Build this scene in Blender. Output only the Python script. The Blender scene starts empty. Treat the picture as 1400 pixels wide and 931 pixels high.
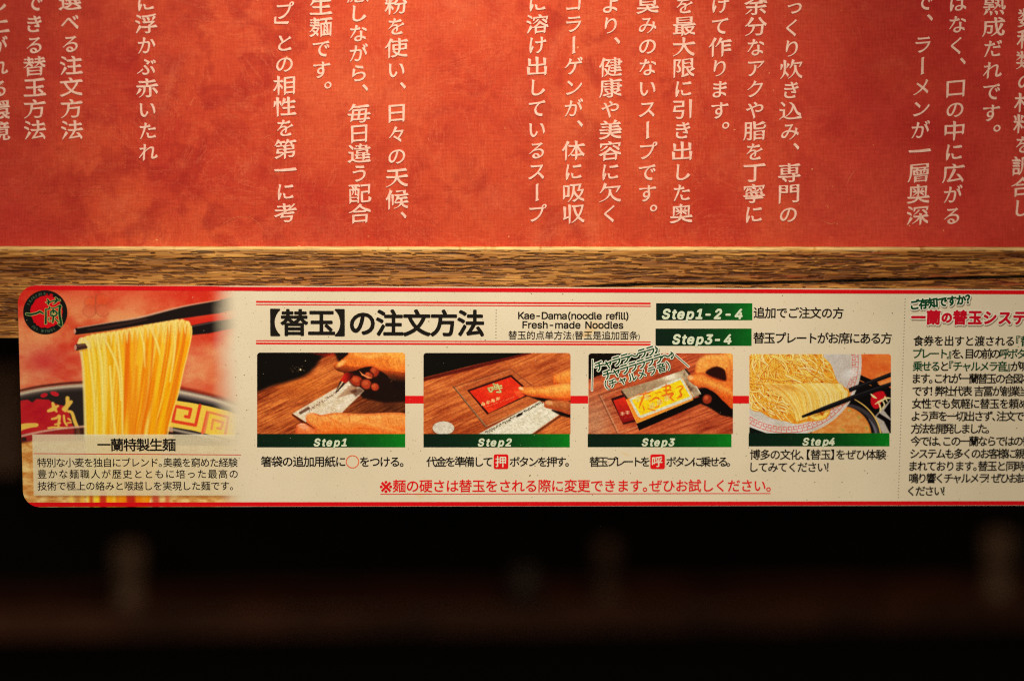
import bpy, math, random
import numpy as np
from mathutils import Vector, Matrix
from mathutils.geometry import delaunay_2d_cdt

S = bpy.context.scene
COL = S.collection
PI = math.pi
random.seed(7)

# ------------------------------------------------------------------ camera
YAW, PITCH, ROLL, DIST, FPX = -0.0472266, 0.1010069, 0.0028128, 0.583, 2333.333
CR = (Matrix.Rotation(YAW, 3, 'Z') @ Matrix.Rotation(PI / 2 - PITCH, 3, 'X') @ Matrix.Rotation(ROLL, 3, 'Z'))
CP = CR @ Vector((0, 0, DIST))
cam = bpy.data.cameras.new('camera')
cam.lens = 60; cam.sensor_width = 36; cam.sensor_fit = 'HORIZONTAL'
cam.clip_start = 0.01; cam.clip_end = 50
cam.dof.use_dof = True; cam.dof.focus_distance = DIST - 0.002; cam.dof.aperture_fstop = 3.6
camo = bpy.data.objects.new('camera', cam); COL.objects.link(camo)
camo.matrix_world = Matrix.Translation(CP) @ CR.to_4x4()
S.camera = camo

# ------------------------------------------------------------------ world, lamps, exposure
W = bpy.data.worlds.new('World'); S.world = W; W.use_nodes = True
W.node_tree.nodes['Background'].inputs[0].default_value = (1.0, 0.7, 0.45, 1)
W.node_tree.nodes['Background'].inputs[1].default_value = 0.004
S.view_settings.view_transform = 'Standard'; S.view_settings.look = 'None'
S.view_settings.exposure = 0; S.view_settings.gamma = 1; S.view_settings.use_curve_mapping = False
S.render.engine = 'CYCLES'
S.cycles.max_bounces = 4; S.cycles.diffuse_bounces = 2; S.cycles.glossy_bounces = 2
S.cycles.use_denoising = False
S.cycles.sample_clamp_indirect = 2
S.cycles.pixel_filter_type = 'BLACKMAN_HARRIS'; S.cycles.filter_width = 1.15

def lamp(name, kind, loc, target, energy, color, **kw):
    l = bpy.data.lights.new(name, kind); l.energy = energy; l.color = color
    for k, v in kw.items(): setattr(l, k, v)
    o = bpy.data.objects.new(name, l); COL.objects.link(o)
    o.location = loc
    o.rotation_euler = (Vector(target) - Vector(loc)).to_track_quat('-Z', 'Y').to_euler()
    return o
WARM = (1.0, 0.84, 0.60)
lamp('booth_spot_lamp', 'SPOT', (-0.03, -0.22, 0.36), (-0.02, 0, 0.035), 6.1, WARM, spot_size=0.92, spot_blend=1.0, shadow_soft_size=0.022)
lamp('front_fill_lamp', 'AREA', (-0.05, -0.9, 0.25), (-0.02, 0, -0.08), 6.3, WARM, shape='DISK', size=0.35)
lamp('ledge_fill_lamp', 'AREA', (0.36, 0.75, 0.8), (0.26, 1.1, -0.25), 0.74, (1.0, 0.66, 0.42), shape='DISK', size=0.25)  # unseen lamp added to lift the ledge and posts out of the dark

# ------------------------------------------------------------------ pixel measurements to places
def ray(px, py): return CR @ Vector(((px - 700) / FPX, -(py - 465.5) / FPX, -1))
def at(px, py, y=0.0):
    d = ray(px, py); return CP + d * ((y - CP.y) / d.y)
LM = (Matrix.Translation((-0.16601794, -0.0020, 0.01900991)) @ Matrix.Rotation(0.0238421, 4, 'X') @ Matrix.Rotation(0.00501826, 4, 'Y'))
LMI = LM.inverted()
LO = LM.translation; LN = (LM.to_3x3() @ Vector((0, -1, 0)))
def lb(px, py):
    d = ray(px, py); t = (LO - CP).dot(LN) / d.dot(LN)
    q = LMI @ (CP + d * t); return q.x, q.z
PXM = (lb(901, 540)[0] - lb(900, 540)[0])
print('label m per px', PXM)

# ------------------------------------------------------------------ colours and materials
ILL = np.array([1.02, 0.86, 0.62])
def lin(c):
    c = np.asarray(c, float) / 255.0
    return np.where(c <= 0.04045, c / 12.92, ((c + 0.055) / 1.055) ** 2.4)
def alb(c): return np.clip(lin(c) / ILL, 0.001, 0.92)

class NT:
    def __init__(s, name):
        s.m = bpy.data.materials.new(name); s.m.use_nodes = True
        s.t = s.m.node_tree; s.t.nodes.clear()
        s.out = s.n('ShaderNodeOutputMaterial'); s.b = s.n('ShaderNodeBsdfPrincipled')
        s.l(s.b.outputs[0], s.out.inputs[0])
    def n(s, typ, **kw):
        nd = s.t.nodes.new(typ)
        for k, v in kw.items(): setattr(nd, k, v)
        return nd
    def l(s, a, b): s.t.links.new(a, b)
    def coord(s, sc=(1, 1, 1), rot=(0, 0, 0), loc=(0, 0, 0)):
        tc = s.n('ShaderNodeTexCoord'); mp = s.n('ShaderNodeMapping')
        mp.inputs['Scale'].default_value = sc; mp.inputs['Rotation'].default_value = rot; mp.inputs['Location'].default_value = loc
        s.l(tc.outputs['Object'], mp.inputs[0]); return mp.outputs[0]
    def noise(s, vec, scale, detail=3, rough=0.55, dist=0):
        n = s.n('ShaderNodeTexNoise'); n.inputs['Scale'].default_value = scale; n.inputs['Detail'].default_value = detail
        n.inputs['Roughness'].default_value = rough; n.inputs['Distortion'].default_value = dist
        s.l(vec, n.inputs['Vector']); return n.outputs[0]
    def ramp(s, f, stops):
        r = s.n('ShaderNodeValToRGB'); e = r.color_ramp.elements
        while len(e) < len(stops): e.new(0.5)
        for i, (p, c) in enumerate(stops):
            e[i].position = p; e[i].color = tuple(c)[:3] + (1,) if hasattr(c, '__len__') else (c, c, c, 1)
        s.l(f, r.inputs[0]); return r.outputs[0]
    def mix(s, f, a, b, mode='MIX'):
        m = s.n('ShaderNodeMix', data_type='RGBA', blend_type=mode)
        for sock, v in ((m.inputs[0], f), (m.inputs[6], a), (m.inputs[7], b)):
            if hasattr(v, 'links') or hasattr(v, 'is_linked'): s.l(v, sock)
            elif hasattr(v, '__len__'): sock.default_value = tuple(v)[:3] + (1,)
            else: sock.default_value = v
        return m.outputs[2]
    def bump(s, h, strength, dist):
        b = s.n('ShaderNodeBump'); b.inputs['Strength'].default_value = strength; b.inputs['Distance'].default_value = dist
        s.l(h, b.inputs['Height']); s.l(b.outputs[0], s.b.inputs['Normal'])

PAPER = alb((225, 203, 164))
def paper_colour(t):
    v = t.coord()
    fine = t.ramp(t.noise(v, 2600, 2, 0.7), [(0.28, 0.84), (0.46, 1.0), (0.75, 1.04)])
    c = t.mix(1.0, PAPER, fine, 'MULTIPLY')
    cloud = t.ramp(t.noise(v, 22, 4, 0.6), [(0.3, (0.93, 0.92, 0.89)), (0.6, (1.02, 1.01, 1.0))])
    c = t.mix(1.0, c, cloud, 'MULTIPLY')
    speck = t.ramp(t.noise(v, 1150, 1, 0.5), [(0.235, 1.0), (0.285, 0.0)])
    c = t.mix(speck, c, alb((120, 95, 60)))
    st = t.ramp(t.noise(t.coord(loc=(3.1, 0, 1.7)), 60, 3, 0.6, 0.6), [(0.665, 0.0), (0.72, 0.6)])
    return t.mix(st, c, alb((225, 170, 85)))
def wear_finish(t, col, amount=1.0, rough=0.42):
    v = t.coord(loc=(0.7, 0.2, 0.1))
    sp = t.ramp(t.noise(v, 900, 1, 0.5), [(0.765, 0.0), (0.80, 0.45 * amount)])
    col = t.mix(sp, col, alb((235, 205, 160)))
    t.l(col, t.b.inputs['Base Color'])
    t.b.inputs['Roughness'].default_value = rough
    t.b.inputs['Specular IOR Level'].default_value = 0.06
    t.bump(t.noise(v, 1500, 3, 0.6), 0.12, 0.00006)
def mat_paper():
    t = NT('aged_paper'); wear_finish(t, paper_colour(t)); return t.m
def mat_print():
    t = NT('printed_picture'); a = t.n('ShaderNodeAttribute', attribute_name='print')
    pc = paper_colour(t)
    g = t.ramp(t.noise(t.coord(loc=(1, 1, 1)), 2300, 2, 0.7), [(0.3, 0.82), (0.5, 1.0), (0.72, 1.10)])
    c = t.mix(1.0, a.outputs['Color'], g, 'MULTIPLY')
    c = t.mix(a.outputs['Alpha'], pc, c)
    wear_finish(t, c, 0.9); return t.m
_inks = {}
def ink(c, name=None, wear=1.0):
    k = tuple(c)
    if k not in _inks:
        t = NT(name or 'ink'); g = t.ramp(t.noise(t.coord(), 2300, 2, 0.7), [(0.28, 0.8), (0.55, 1.0), (0.75, 1.1)])
        wear_finish(t, t.mix(1.0, tuple(alb(c)), g, 'MULTIPLY'), wear); _inks[k] = t.m
    return _inks[k]
BLACK = (24, 19, 14); RED = (226, 22, 22); BORDER = (218, 14, 20); GREEN = (8, 66, 34)

def mat_board():
    t = NT('red_cloth_print'); v = t.coord()
    big = t.noise(v, 9, 5, 0.65, 0.3); blot = t.noise(t.coord(loc=(2.3, 0, 5.1)), 105, 4, 0.55, 0.4)
    c = t.ramp(big, [(0.32, alb((174, 43, 27))), (0.5, alb((193, 66, 35))), (0.70, alb((208, 92, 49)))])
    bm = t.ramp(blot, [(0.49, 0.0), (0.57, 0.36), (0.70, 0.66)])
    area = t.ramp(t.noise(t.coord(loc=(7.7, 0, 2.1)), 13, 2, 0.5), [(0.42, 0.15), (0.6, 1.0)])
    c = t.mix(t.mix(1.0, bm, area, 'MULTIPLY'), c, alb((150, 28, 22)))
    pale = t.ramp(t.noise(t.coord(loc=(4.4, 0, 9.1)), 34, 5, 0.7, 1.2), [(0.55, 0.0), (0.72, 0.25)])
    c = t.mix(pale, c, alb((210, 104, 66)))
    vein = t.ramp(t.noise(t.coord(loc=(8.4, 0, 3.1)), 30, 6, 0.75, 2.2), [(0.485, 0.0), (0.50, 0.20), (0.515, 0.0)])
    c = t.mix(vein, c, alb((232, 120, 74)))
    # base colour turns crimson towards both ends, in uneven clouds
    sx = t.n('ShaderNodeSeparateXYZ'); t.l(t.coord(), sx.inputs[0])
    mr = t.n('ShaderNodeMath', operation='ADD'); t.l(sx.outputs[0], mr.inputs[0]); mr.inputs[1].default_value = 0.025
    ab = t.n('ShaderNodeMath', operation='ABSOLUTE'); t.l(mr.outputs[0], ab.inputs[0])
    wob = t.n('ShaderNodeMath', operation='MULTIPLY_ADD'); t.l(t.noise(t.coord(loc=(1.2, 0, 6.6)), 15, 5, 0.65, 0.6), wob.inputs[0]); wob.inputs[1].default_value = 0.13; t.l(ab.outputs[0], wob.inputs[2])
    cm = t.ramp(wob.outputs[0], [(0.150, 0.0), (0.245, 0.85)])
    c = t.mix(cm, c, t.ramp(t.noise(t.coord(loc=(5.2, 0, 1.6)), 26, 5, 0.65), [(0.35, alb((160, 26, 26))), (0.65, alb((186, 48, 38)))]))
    # woven cloth: crossing threads
    wx = t.noise(t.coord(sc=(1500, 1, 260)), 1, 2, 0.6); wz = t.noise(t.coord(sc=(260, 1, 1500)), 1, 2, 0.6)
    w1 = t.n('ShaderNodeTexWave', wave_type='BANDS', bands_direction='X'); w1.inputs['Scale'].default_value = 640; w1.inputs['Distortion'].default_value = 5; w1.inputs['Detail Scale'].default_value = 3
    w2 = t.n('ShaderNodeTexWave', wave_type='BANDS', bands_direction='Z'); w2.inputs['Scale'].default_value = 700; w2.inputs['Distortion'].default_value = 5; w2.inputs['Detail Scale'].default_value = 3
    t.l(v, w1.inputs[0]); t.l(v, w2.inputs[0])
    wv = t.mix(0.5, w1.outputs[0], w2.outputs[0]); th = t.mix(0.5, wx, wz); hh = t.mix(0.74, wv, th)
    c = t.mix(1.0, c, t.ramp(hh, [(0.32, (0.80, 0.70, 0.68)), (0.5, (1.0, 1.0, 1.0)), (0.68, (1.16, 1.28, 1.28))]), 'MULTIPLY')
    sp = t.ramp(t.noise(v, 520, 1, 0.5), [(0.77, 0.0), (0.81, 0.5)])
    c = t.mix(sp, c, alb((240, 175, 110)))
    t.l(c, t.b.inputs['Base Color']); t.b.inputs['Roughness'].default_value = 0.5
    t.b.inputs['Specular IOR Level'].default_value = 0.06
    t.bump(hh, 0.6, 0.00012)
    return t.m
def mat_letter():
    t = NT('pale_lettering'); v = t.coord()
    c = t.ramp(t.noise(v, 900, 3, 0.6), [(0.3, alb((218, 162, 132))), (0.6, alb((234, 184, 154)))])
    t.l(c, t.b.inputs['Base Color']); t.b.inputs['Roughness'].default_value = 0.5; t.b.inputs['Specular IOR Level'].default_value = 0.1; return t.m
def mat_simple(name, c, rough=0.6, var=0.3, scale=60, metal=0.0):
    t = NT(name); c = np.array(c, float)
    r = t.ramp(t.noise(t.coord(), scale, 4, 0.6), [(0.3, c * (1 - var)), (0.7, c * (1 + var))])
    t.l(r, t.b.inputs['Base Color']); t.b.inputs['Roughness'].default_value = rough; t.b.inputs['Metallic'].default_value = metal
    return t.m
def mat_wood():
    t = NT('weathered_oak'); a = t.n('ShaderNodeAttribute', attribute_name='print')
    g = t.ramp(t.noise(t.coord(sc=(110, 1, 3200)), 1, 3, 0.6), [(0.32, 0.66), (0.5, 1.0), (0.70, 1.35)])
    c = t.mix(1.0, a.outputs['Color'], g, 'MULTIPLY')
    t.l(c, t.b.inputs['Base Color']); t.b.inputs['Roughness'].default_value = 0.42
    t.b.inputs['Specular IOR Level'].default_value = 0.16
    t.bump(t.noise(t.coord(sc=(150, 1, 3400)), 1, 4, 0.7), 0.35, 0.00018)
    return t.m

# ------------------------------------------------------------------ object helpers
def link(o, parent=None):
    COL.objects.link(o)
    if parent: o.parent = parent
    return o
def meshobj(name, verts, faces, mat, parent=None, smooth=False):
    me = bpy.data.meshes.new(name); me.from_pydata([tuple(v) for v in verts], [], faces); me.update()
    me.materials.append(mat)
    if smooth: me.polygons.foreach_set('use_smooth', [True] * len(me.polygons))
    return link(bpy.data.objects.new(name, me), parent)
def tag(o, label=None, cat=None, group=None, kind=None):
    if label: o['label'] = label
    if cat: o['category'] = cat
    if group: o['group'] = group
    if kind: o['kind'] = kind
    return o
def gridobj(name, XYZ, rgba, mat, parent=None, mask=None, smooth=False):
    ny, nx = XYZ.shape[:2]
    idx = np.arange(nx * ny).reshape(ny, nx)
    q = np.stack([idx[:-1, :-1], idx[1:, :-1], idx[1:, 1:], idx[:-1, 1:]], -1).reshape(-1, 4)
    if mask is not None: q = q[mask.reshape(-1)]
    me = bpy.data.meshes.new(name)
    me.vertices.add(nx * ny); me.vertices.foreach_set('co', XYZ.astype(np.float32).ravel())
    me.loops.add(q.size); me.loops.foreach_set('vertex_index', q.ravel().astype(np.int32))
    me.polygons.add(len(q)); me.polygons.foreach_set('loop_start', np.arange(0, q.size, 4, dtype=np.int32))
    if rgba is not None:
        ca = me.color_attributes.new('print', 'FLOAT_COLOR', 'POINT')
        ca.data.foreach_set('color', rgba.astype(np.float32).ravel())
    me.update(calc_edges=True); me.validate()
    me.polygons.foreach_set('use_smooth', [smooth] * len(me.polygons))
    me.materials.append(mat)
    return link(bpy.data.objects.new(name, me), parent)

# ------------------------------------------------------------------ glyphs (built-in font, cleaned to splines)
_tc = bpy.data.curves.new('glyph', 'FONT'); _to = bpy.data.objects.new('glyph', _tc); COL.objects.link(_to)
_gl = {}
_plain = _tc.font
try:        # the grotesque that ships inside Blender, for the Latin letters
    import os
    _latin = bpy.data.fonts.load(os.path.join(bpy.utils.system_resource('DATAFILES', path='fonts'), 'Inter.woff2'))
except Exception:
    _latin = None
def _mx(s):
    _tc.font = _latin if (_latin and all(ord(c) < 0x2020 for c in s)) else _plain
    _tc.body = s; dg = bpy.context.evaluated_depsgraph_get(); dg.update()
    c = _to.to_curve(dg)
    sp = [(s_.use_cyclic_u, [(Vector(p.co[:2]), Vector(p.handle_left[:2]), Vector(p.handle_right[:2])) for p in s_.bezier_points]) for s_ in c.splines]
    _to.to_curve_clear(); return sp
def _xr(sp):
    xs = [p[0].x for _, s in sp for p in s]; return (min(xs), max(xs)) if xs else (0, 0)
def glyph(ch):
    if ch not in _gl:
        if ch == ' ': _gl[ch] = ([], 0.28, (0, 0)); return _gl[ch]
        sp = _mx(ch); x0, x1 = _xr(sp)
        adv = 1.0 if ord(ch) > 0x2E00 else _xr(_mx(ch + ch))[1] - x1
        _gl[ch] = ([s for _, s in sp], adv, (x0, x1))
    return _gl[ch]
def brushify(spl):
    out = []
    for s in spl:
        n = len(s); co = [Vector(p[0]) for p in s]; d = [Vector((0, 0)) for _ in s]
        for i in range(n):
            j = (i + 1) % n; e = co[j] - co[i]; L = e.length
            if 0.03 < L < 0.125:
                a = (co[i] - co[i - 1]); b = (co[(j + 1) % n] - co[j])
                if a.length < 1e-5 or b.length < 1e-5: continue
                a.normalize(); b.normalize(); eu = e / L
                if abs(a.dot(eu)) < 0.5 and abs(b.dot(eu)) < 0.5 and a.dot(b) < -0.6:
                    if a.x > 0.8:            # right end of a horizontal stroke: heavy, hooked down
                        hi, lo = (i, j) if co[i].y > co[j].y else (j, i)
                        d[hi] += Vector((-0.035, 0.035)); d[lo] += Vector((0.022, -0.012))
                    elif a.x < -0.8:         # left end: slanted entry
                        hi, lo = (i, j) if co[i].y > co[j].y else (j, i)
                        d[hi] += Vector((-0.012, 0.014)); d[lo] += Vector((0.022, 0.004))
                    elif a.y > 0.8:          # top of a vertical: slanted start
                        le, ri = (i, j) if co[i].x < co[j].x else (j, i)
                        d[le] += Vector((-0.022, 0.022)); d[ri] += Vector((0.006, -0.022))
                    elif a.y < -0.6:         # foot of a vertical: taper
                        le, ri = (i, j) if co[i].x < co[j].x else (j, i)
                        d[le] += Vector((0.006, -0.03)); d[ri] += Vector((-0.02, 0.01))
        out.append([(p[0] + d[k], p[1] + d[k], p[2] + d[k]) for k, p in enumerate(s)])
    return out
_gm = {}
def flatten(spl, res):
    out = []
    for sp in spl:
        P = []; n = len(sp)
        for i in range(n):
            a, b = sp[i], sp[(i + 1) % n]
            p0, p1, p2, p3 = a[0], a[2], b[1], b[0]
            d = (p3 - p0).length; dev = abs((p1 - p0).cross(p3 - p0)) + abs((p2 - p0).cross(p3 - p0))
            k = 1 if dev < 1e-4 else (res + 1 if d > 0.05 else 2)
            for j in range(k):
                t = j / k; u = 1 - t; q = p0 * u ** 3 + p1 * 3 * u * u * t + p2 * 3 * u * t * t + p3 * t ** 3
                if not P or (q - P[-1]).length > 1e-4: P.append(q)
        if len(P) > 2 and (P[0] - P[-1]).length < 1e-4: P.pop()
        if len(P) > 2: out.append(P)
    return out
def glyph_mesh(ch, res, brush, ext):
    """filled outline of one character in em units (non-zero winding), with side walls when ext"""
    key = (ch, res, brush, ext)
    if key in _gm: return _gm[key]
    spl = glyph(ch)[0]
    if brush: spl = brushify(spl)
    loops = flatten(spl, res)
    vs = []; es = []
    for L in loops:
        b0 = len(vs); vs += L; es += [(b0 + i, b0 + (i + 1) % len(L)) for i in range(len(L))]
    if not vs: _gm[key] = (np.zeros((0, 3)), np.zeros(0, int), np.zeros(0, int)); return _gm[key]
    ov, oe, of = delaunay_2d_cdt(vs, es, [], 0, 1e-5)[:3]
    V = np.array([(v.x, v.y) for v in ov]); T = np.array([f for f in of if len(f) == 3]); c = V[T].mean(1)
    w = np.zeros(len(T), int)
    for L in loops:
        A = np.array([(v.x, v.y) for v in L]); B = np.roll(A, -1, 0)
        ay, by = A[:, 1][None], B[:, 1][None]; py = c[:, 1][:, None]; px = c[:, 0][:, None]
        cr_ = (B[:, 0] - A[:, 0])[None] * (py - ay) - (px - A[:, 0][None]) * (by - ay)
        w += ((ay <= py) & (by > py) & (cr_ > 0)).sum(1) - ((ay > py) & (by <= py) & (cr_ < 0)).sum(1)
    T = T[w != 0]
    # all fronts wound the same way
    e1 = V[T[:, 1]] - V[T[:, 0]]; e2 = V[T[:, 2]] - V[T[:, 0]]; flip = (e1[:, 0] * e2[:, 1] - e1[:, 1] * e2[:, 0]) < 0
    T[flip] = T[flip][:, ::-1]
    co = np.concatenate([V, np.ones((len(V), 1))], 1); li = T.ravel(); ls = np.arange(0, len(li), 3)
    if ext:
        n = len(co); m = len(vs); F = np.array([(v.x, v.y, 1.0) for v in vs]); Bk = F.copy(); Bk[:, 2] = -1
        co = np.concatenate([co, F, Bk]); q = np.array([(n + a_, n + b_, n + m + b_, n + m + a_) for a_, b_ in es]).ravel()
        ls = np.concatenate([ls, len(li) + np.arange(0, len(q), 4)]); li = np.concatenate([li, q])
    _gm[key] = (co, li, ls); return _gm[key]
def text_obj(name, places, mat, parent, layer, offset=0.0, extrude=0.0, res=3, brush=False, copies=8, nib=None):
    """places: list of (char, fn) with fn mapping glyph units to local plane coordinates.
    A heavier weight is the union of copies of the outline shifted round a small circle, each a few microns above the last."""
    cos, lis, lss = [], [], []; nv = nlp = 0
    for ch, fn in places:
        co, li, ls = glyph_mesh(ch, res, brush, extrude > 0)
        if not len(co): continue
        q = np.array([fn(Vector((float(v[0]), float(v[1])))) for v in co])
        cos.append(np.stack([q[:, 0], q[:, 1], co[:, 2] * extrude], 1)); lis.append(li + nv); lss.append(ls + nlp); nv += len(co); nlp += len(li)
    co = np.concatenate(cos); li = np.concatenate(lis); ls = np.concatenate(lss); n = nv; nl = nlp
    sh = [(0, 0)] if offset <= 0 else [(offset * math.cos(2 * PI * (k + 0.5) / copies), offset * math.sin(2 * PI * (k + 0.5) / copies)) for k in range(copies)]
    if offset > 0.0004: sh += [(a * 0.5, b * 0.5) for a, b in sh[::2]]
    if nib: sh = [(nib[0] * math.cos(nib[1]) * k + nib[2] * math.cos(nib[1] + PI / 2) * w, nib[0] * math.sin(nib[1]) * k + nib[2] * math.sin(nib[1] + PI / 2) * w) for k, w in ((-1, 0), (-0.5, 1), (0, -1), (0.5, 1), (1, 0))]
    V = np.concatenate([np.stack([co[:, 0] + a, -layer - extrude - co[:, 2] - i * 2.5e-6, co[:, 1] + b], 1) for i, (a, b) in enumerate(sh)])
    me = bpy.data.meshes.new(name); k = len(sh)
    me.vertices.add(n * k); me.vertices.foreach_set('co', V.astype(np.float32).ravel())
    me.loops.add(nl * k); me.loops.foreach_set('vertex_index', np.concatenate([li + n * i for i in range(k)]).astype(np.int32))
    me.polygons.add(len(ls) * k); me.polygons.foreach_set('loop_start', np.concatenate([ls + nl * i for i in range(k)]).astype(np.int32))
    me.update(calc_edges=True); me.materials.append(mat)
    return link(bpy.data.objects.new(name, me), parent)
HALF = {'、': 0.5, '。': 0.5, '』': 0.5, '】': 0.5, '！': 0.5, '）': 0.5}
LEFTH = {'『': 0.5, '【': 0.5, '（': 0.5}
def line(name, text, x0, x1, y, em, mat, parent, bold=0.0, layer=0.00010, rot=0.0, shear=0.0, wide=1.0, squeeze=True, extra=None, cols=None, big={}):
    """a line of print whose ink runs from photo pixel x0 to x1 about height y; em in photo pixels"""
    pen = 0; items = []
    for ch in text:
        g, adv, (a, b) = glyph(ch); off = 0; k = big.get(ch, 1.0)
        if squeeze and ch in HALF: adv = 0.5; off = -0.12 if ch == '！' else 0
        if squeeze and ch in LEFTH: off = -0.5; adv = 0.5
        items.append((ch, pen, off, k)); pen += adv * k
    c0 = items[0]; cn = items[-1]
    g0 = glyph(c0[0])[2][0] * c0[3] + c0[2]; gn = glyph(cn[0])[2][1] * cn[3] + cn[2]
    ca, sa = math.cos(rot), math.sin(rot)
    L0 = lb(x0, y); L1 = lb(x1, y)
    e = em * PXM * (1.0 - (x0 + x1 - 1800) / 2 * 0.0)
    width = (Vector(L1) - Vector(L0)).length
    # scale of the advances so that the ink fits the measured ends
    k = (width / e / wide - (gn - g0)) / max(cn[1], 1e-6) if cn[1] else 1.0
    base = 0.37; places = []
    for ch, p, off, kk in items:
        ox = (p * k + off - g0)
        def fn(v, ox=ox, kk=kk):
            X = (v.x * kk + ox) * e * wide; Y = (v.y - base) * kk * e; X += shear * Y
            return (L0[0] + X * ca - Y * sa, L0[1] + X * sa + Y * ca)
        places.append((ch, fn))
    if cols is None:
        o = text_obj(name, places, mat, parent, layer, offset=bold * em * PXM)
        if extra: extra(places)
        return o
    run = []; cur = None
    for i, pl in enumerate(places + [None]):
        m = cols.get(i, mat) if pl else None
        if m is not cur and run: text_obj(name, run, cur, parent, layer, offset=bold * em * PXM); run = []
        cur = m; run.append(pl)
def quad_strip(name, pts, mat, parent, layer):
    """closed polygon given in photo pixels on the label"""
    v = [lb(*p) for p in pts]
    return meshobj(name, [(a, -layer, b) for a, b in v], [list(range(len(v)))[::-1]], mat, parent)
def rect(name, x0, y0, x1, y1, mat, parent, layer, dy=0.0):
    return quad_strip(name, [(x0, y0), (x1, y0 + dy), (x1, y1 + dy), (x0, y1)], mat, parent, layer)

# ------------------------------------------------------------------ painter for the printed pictures
rs = np.random.RandomState(5)
_lat = rs.rand(16, 256, 256)
def vnoise(X, Y, seed=0):
    xi = np.floor(X).astype(int); yi = np.floor(Y).astype(int); fx = X - xi; fy = Y - yi
    fx = fx * fx * (3 - 2 * fx); fy = fy * fy * (3 - 2 * fy); T = _lat[seed % 16]
    g = lambda a, b: T[(b + 37 * seed) % 256, a % 256]
    return (g(xi, yi) * (1 - fx) + g(xi + 1, yi) * fx) * (1 - fy) + (g(xi, yi + 1) * (1 - fx) + g(xi + 1, yi + 1) * fx) * fy
def fbm(X, Y, sx, sy=None, oct=4, seed=0, rot=0.0):
    sy = sy or sx; c, s = math.cos(rot), math.sin(rot)
    U = (X * c + Y * s) / sx; V = (-X * s + Y * c) / sy; o = 0; a = 0.5; t = 0
    for i in range(oct): o = o + a * vnoise(U * 2 ** i + 11.3 * i, V * 2 ** i + 5.7 * i, seed + i); t += a; a *= 0.55
    return o / t
def smooth(pts, n=6, closed=False):
    P = np.array(pts, float)
    if closed: P = np.vstack([P[-1], P, P[0], P[1]])
    else: P = np.vstack([2 * P[0] - P[1], P, 2 * P[-1] - P[-2]])
    out = []
    for i in range(1, len(P) - 2):
        for k in range(n):
            t = k / n; a, b, c, d = P[i - 1], P[i], P[i + 1], P[i + 2]
            out.append(0.5 * ((2 * b) + (-a + c) * t + (2 * a - 5 * b + 4 * c - d) * t * t + (-a + 3 * b - 3 * c + d) * t ** 3))
    if not closed: out.append(P[-2])
    return np.array(out)
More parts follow.
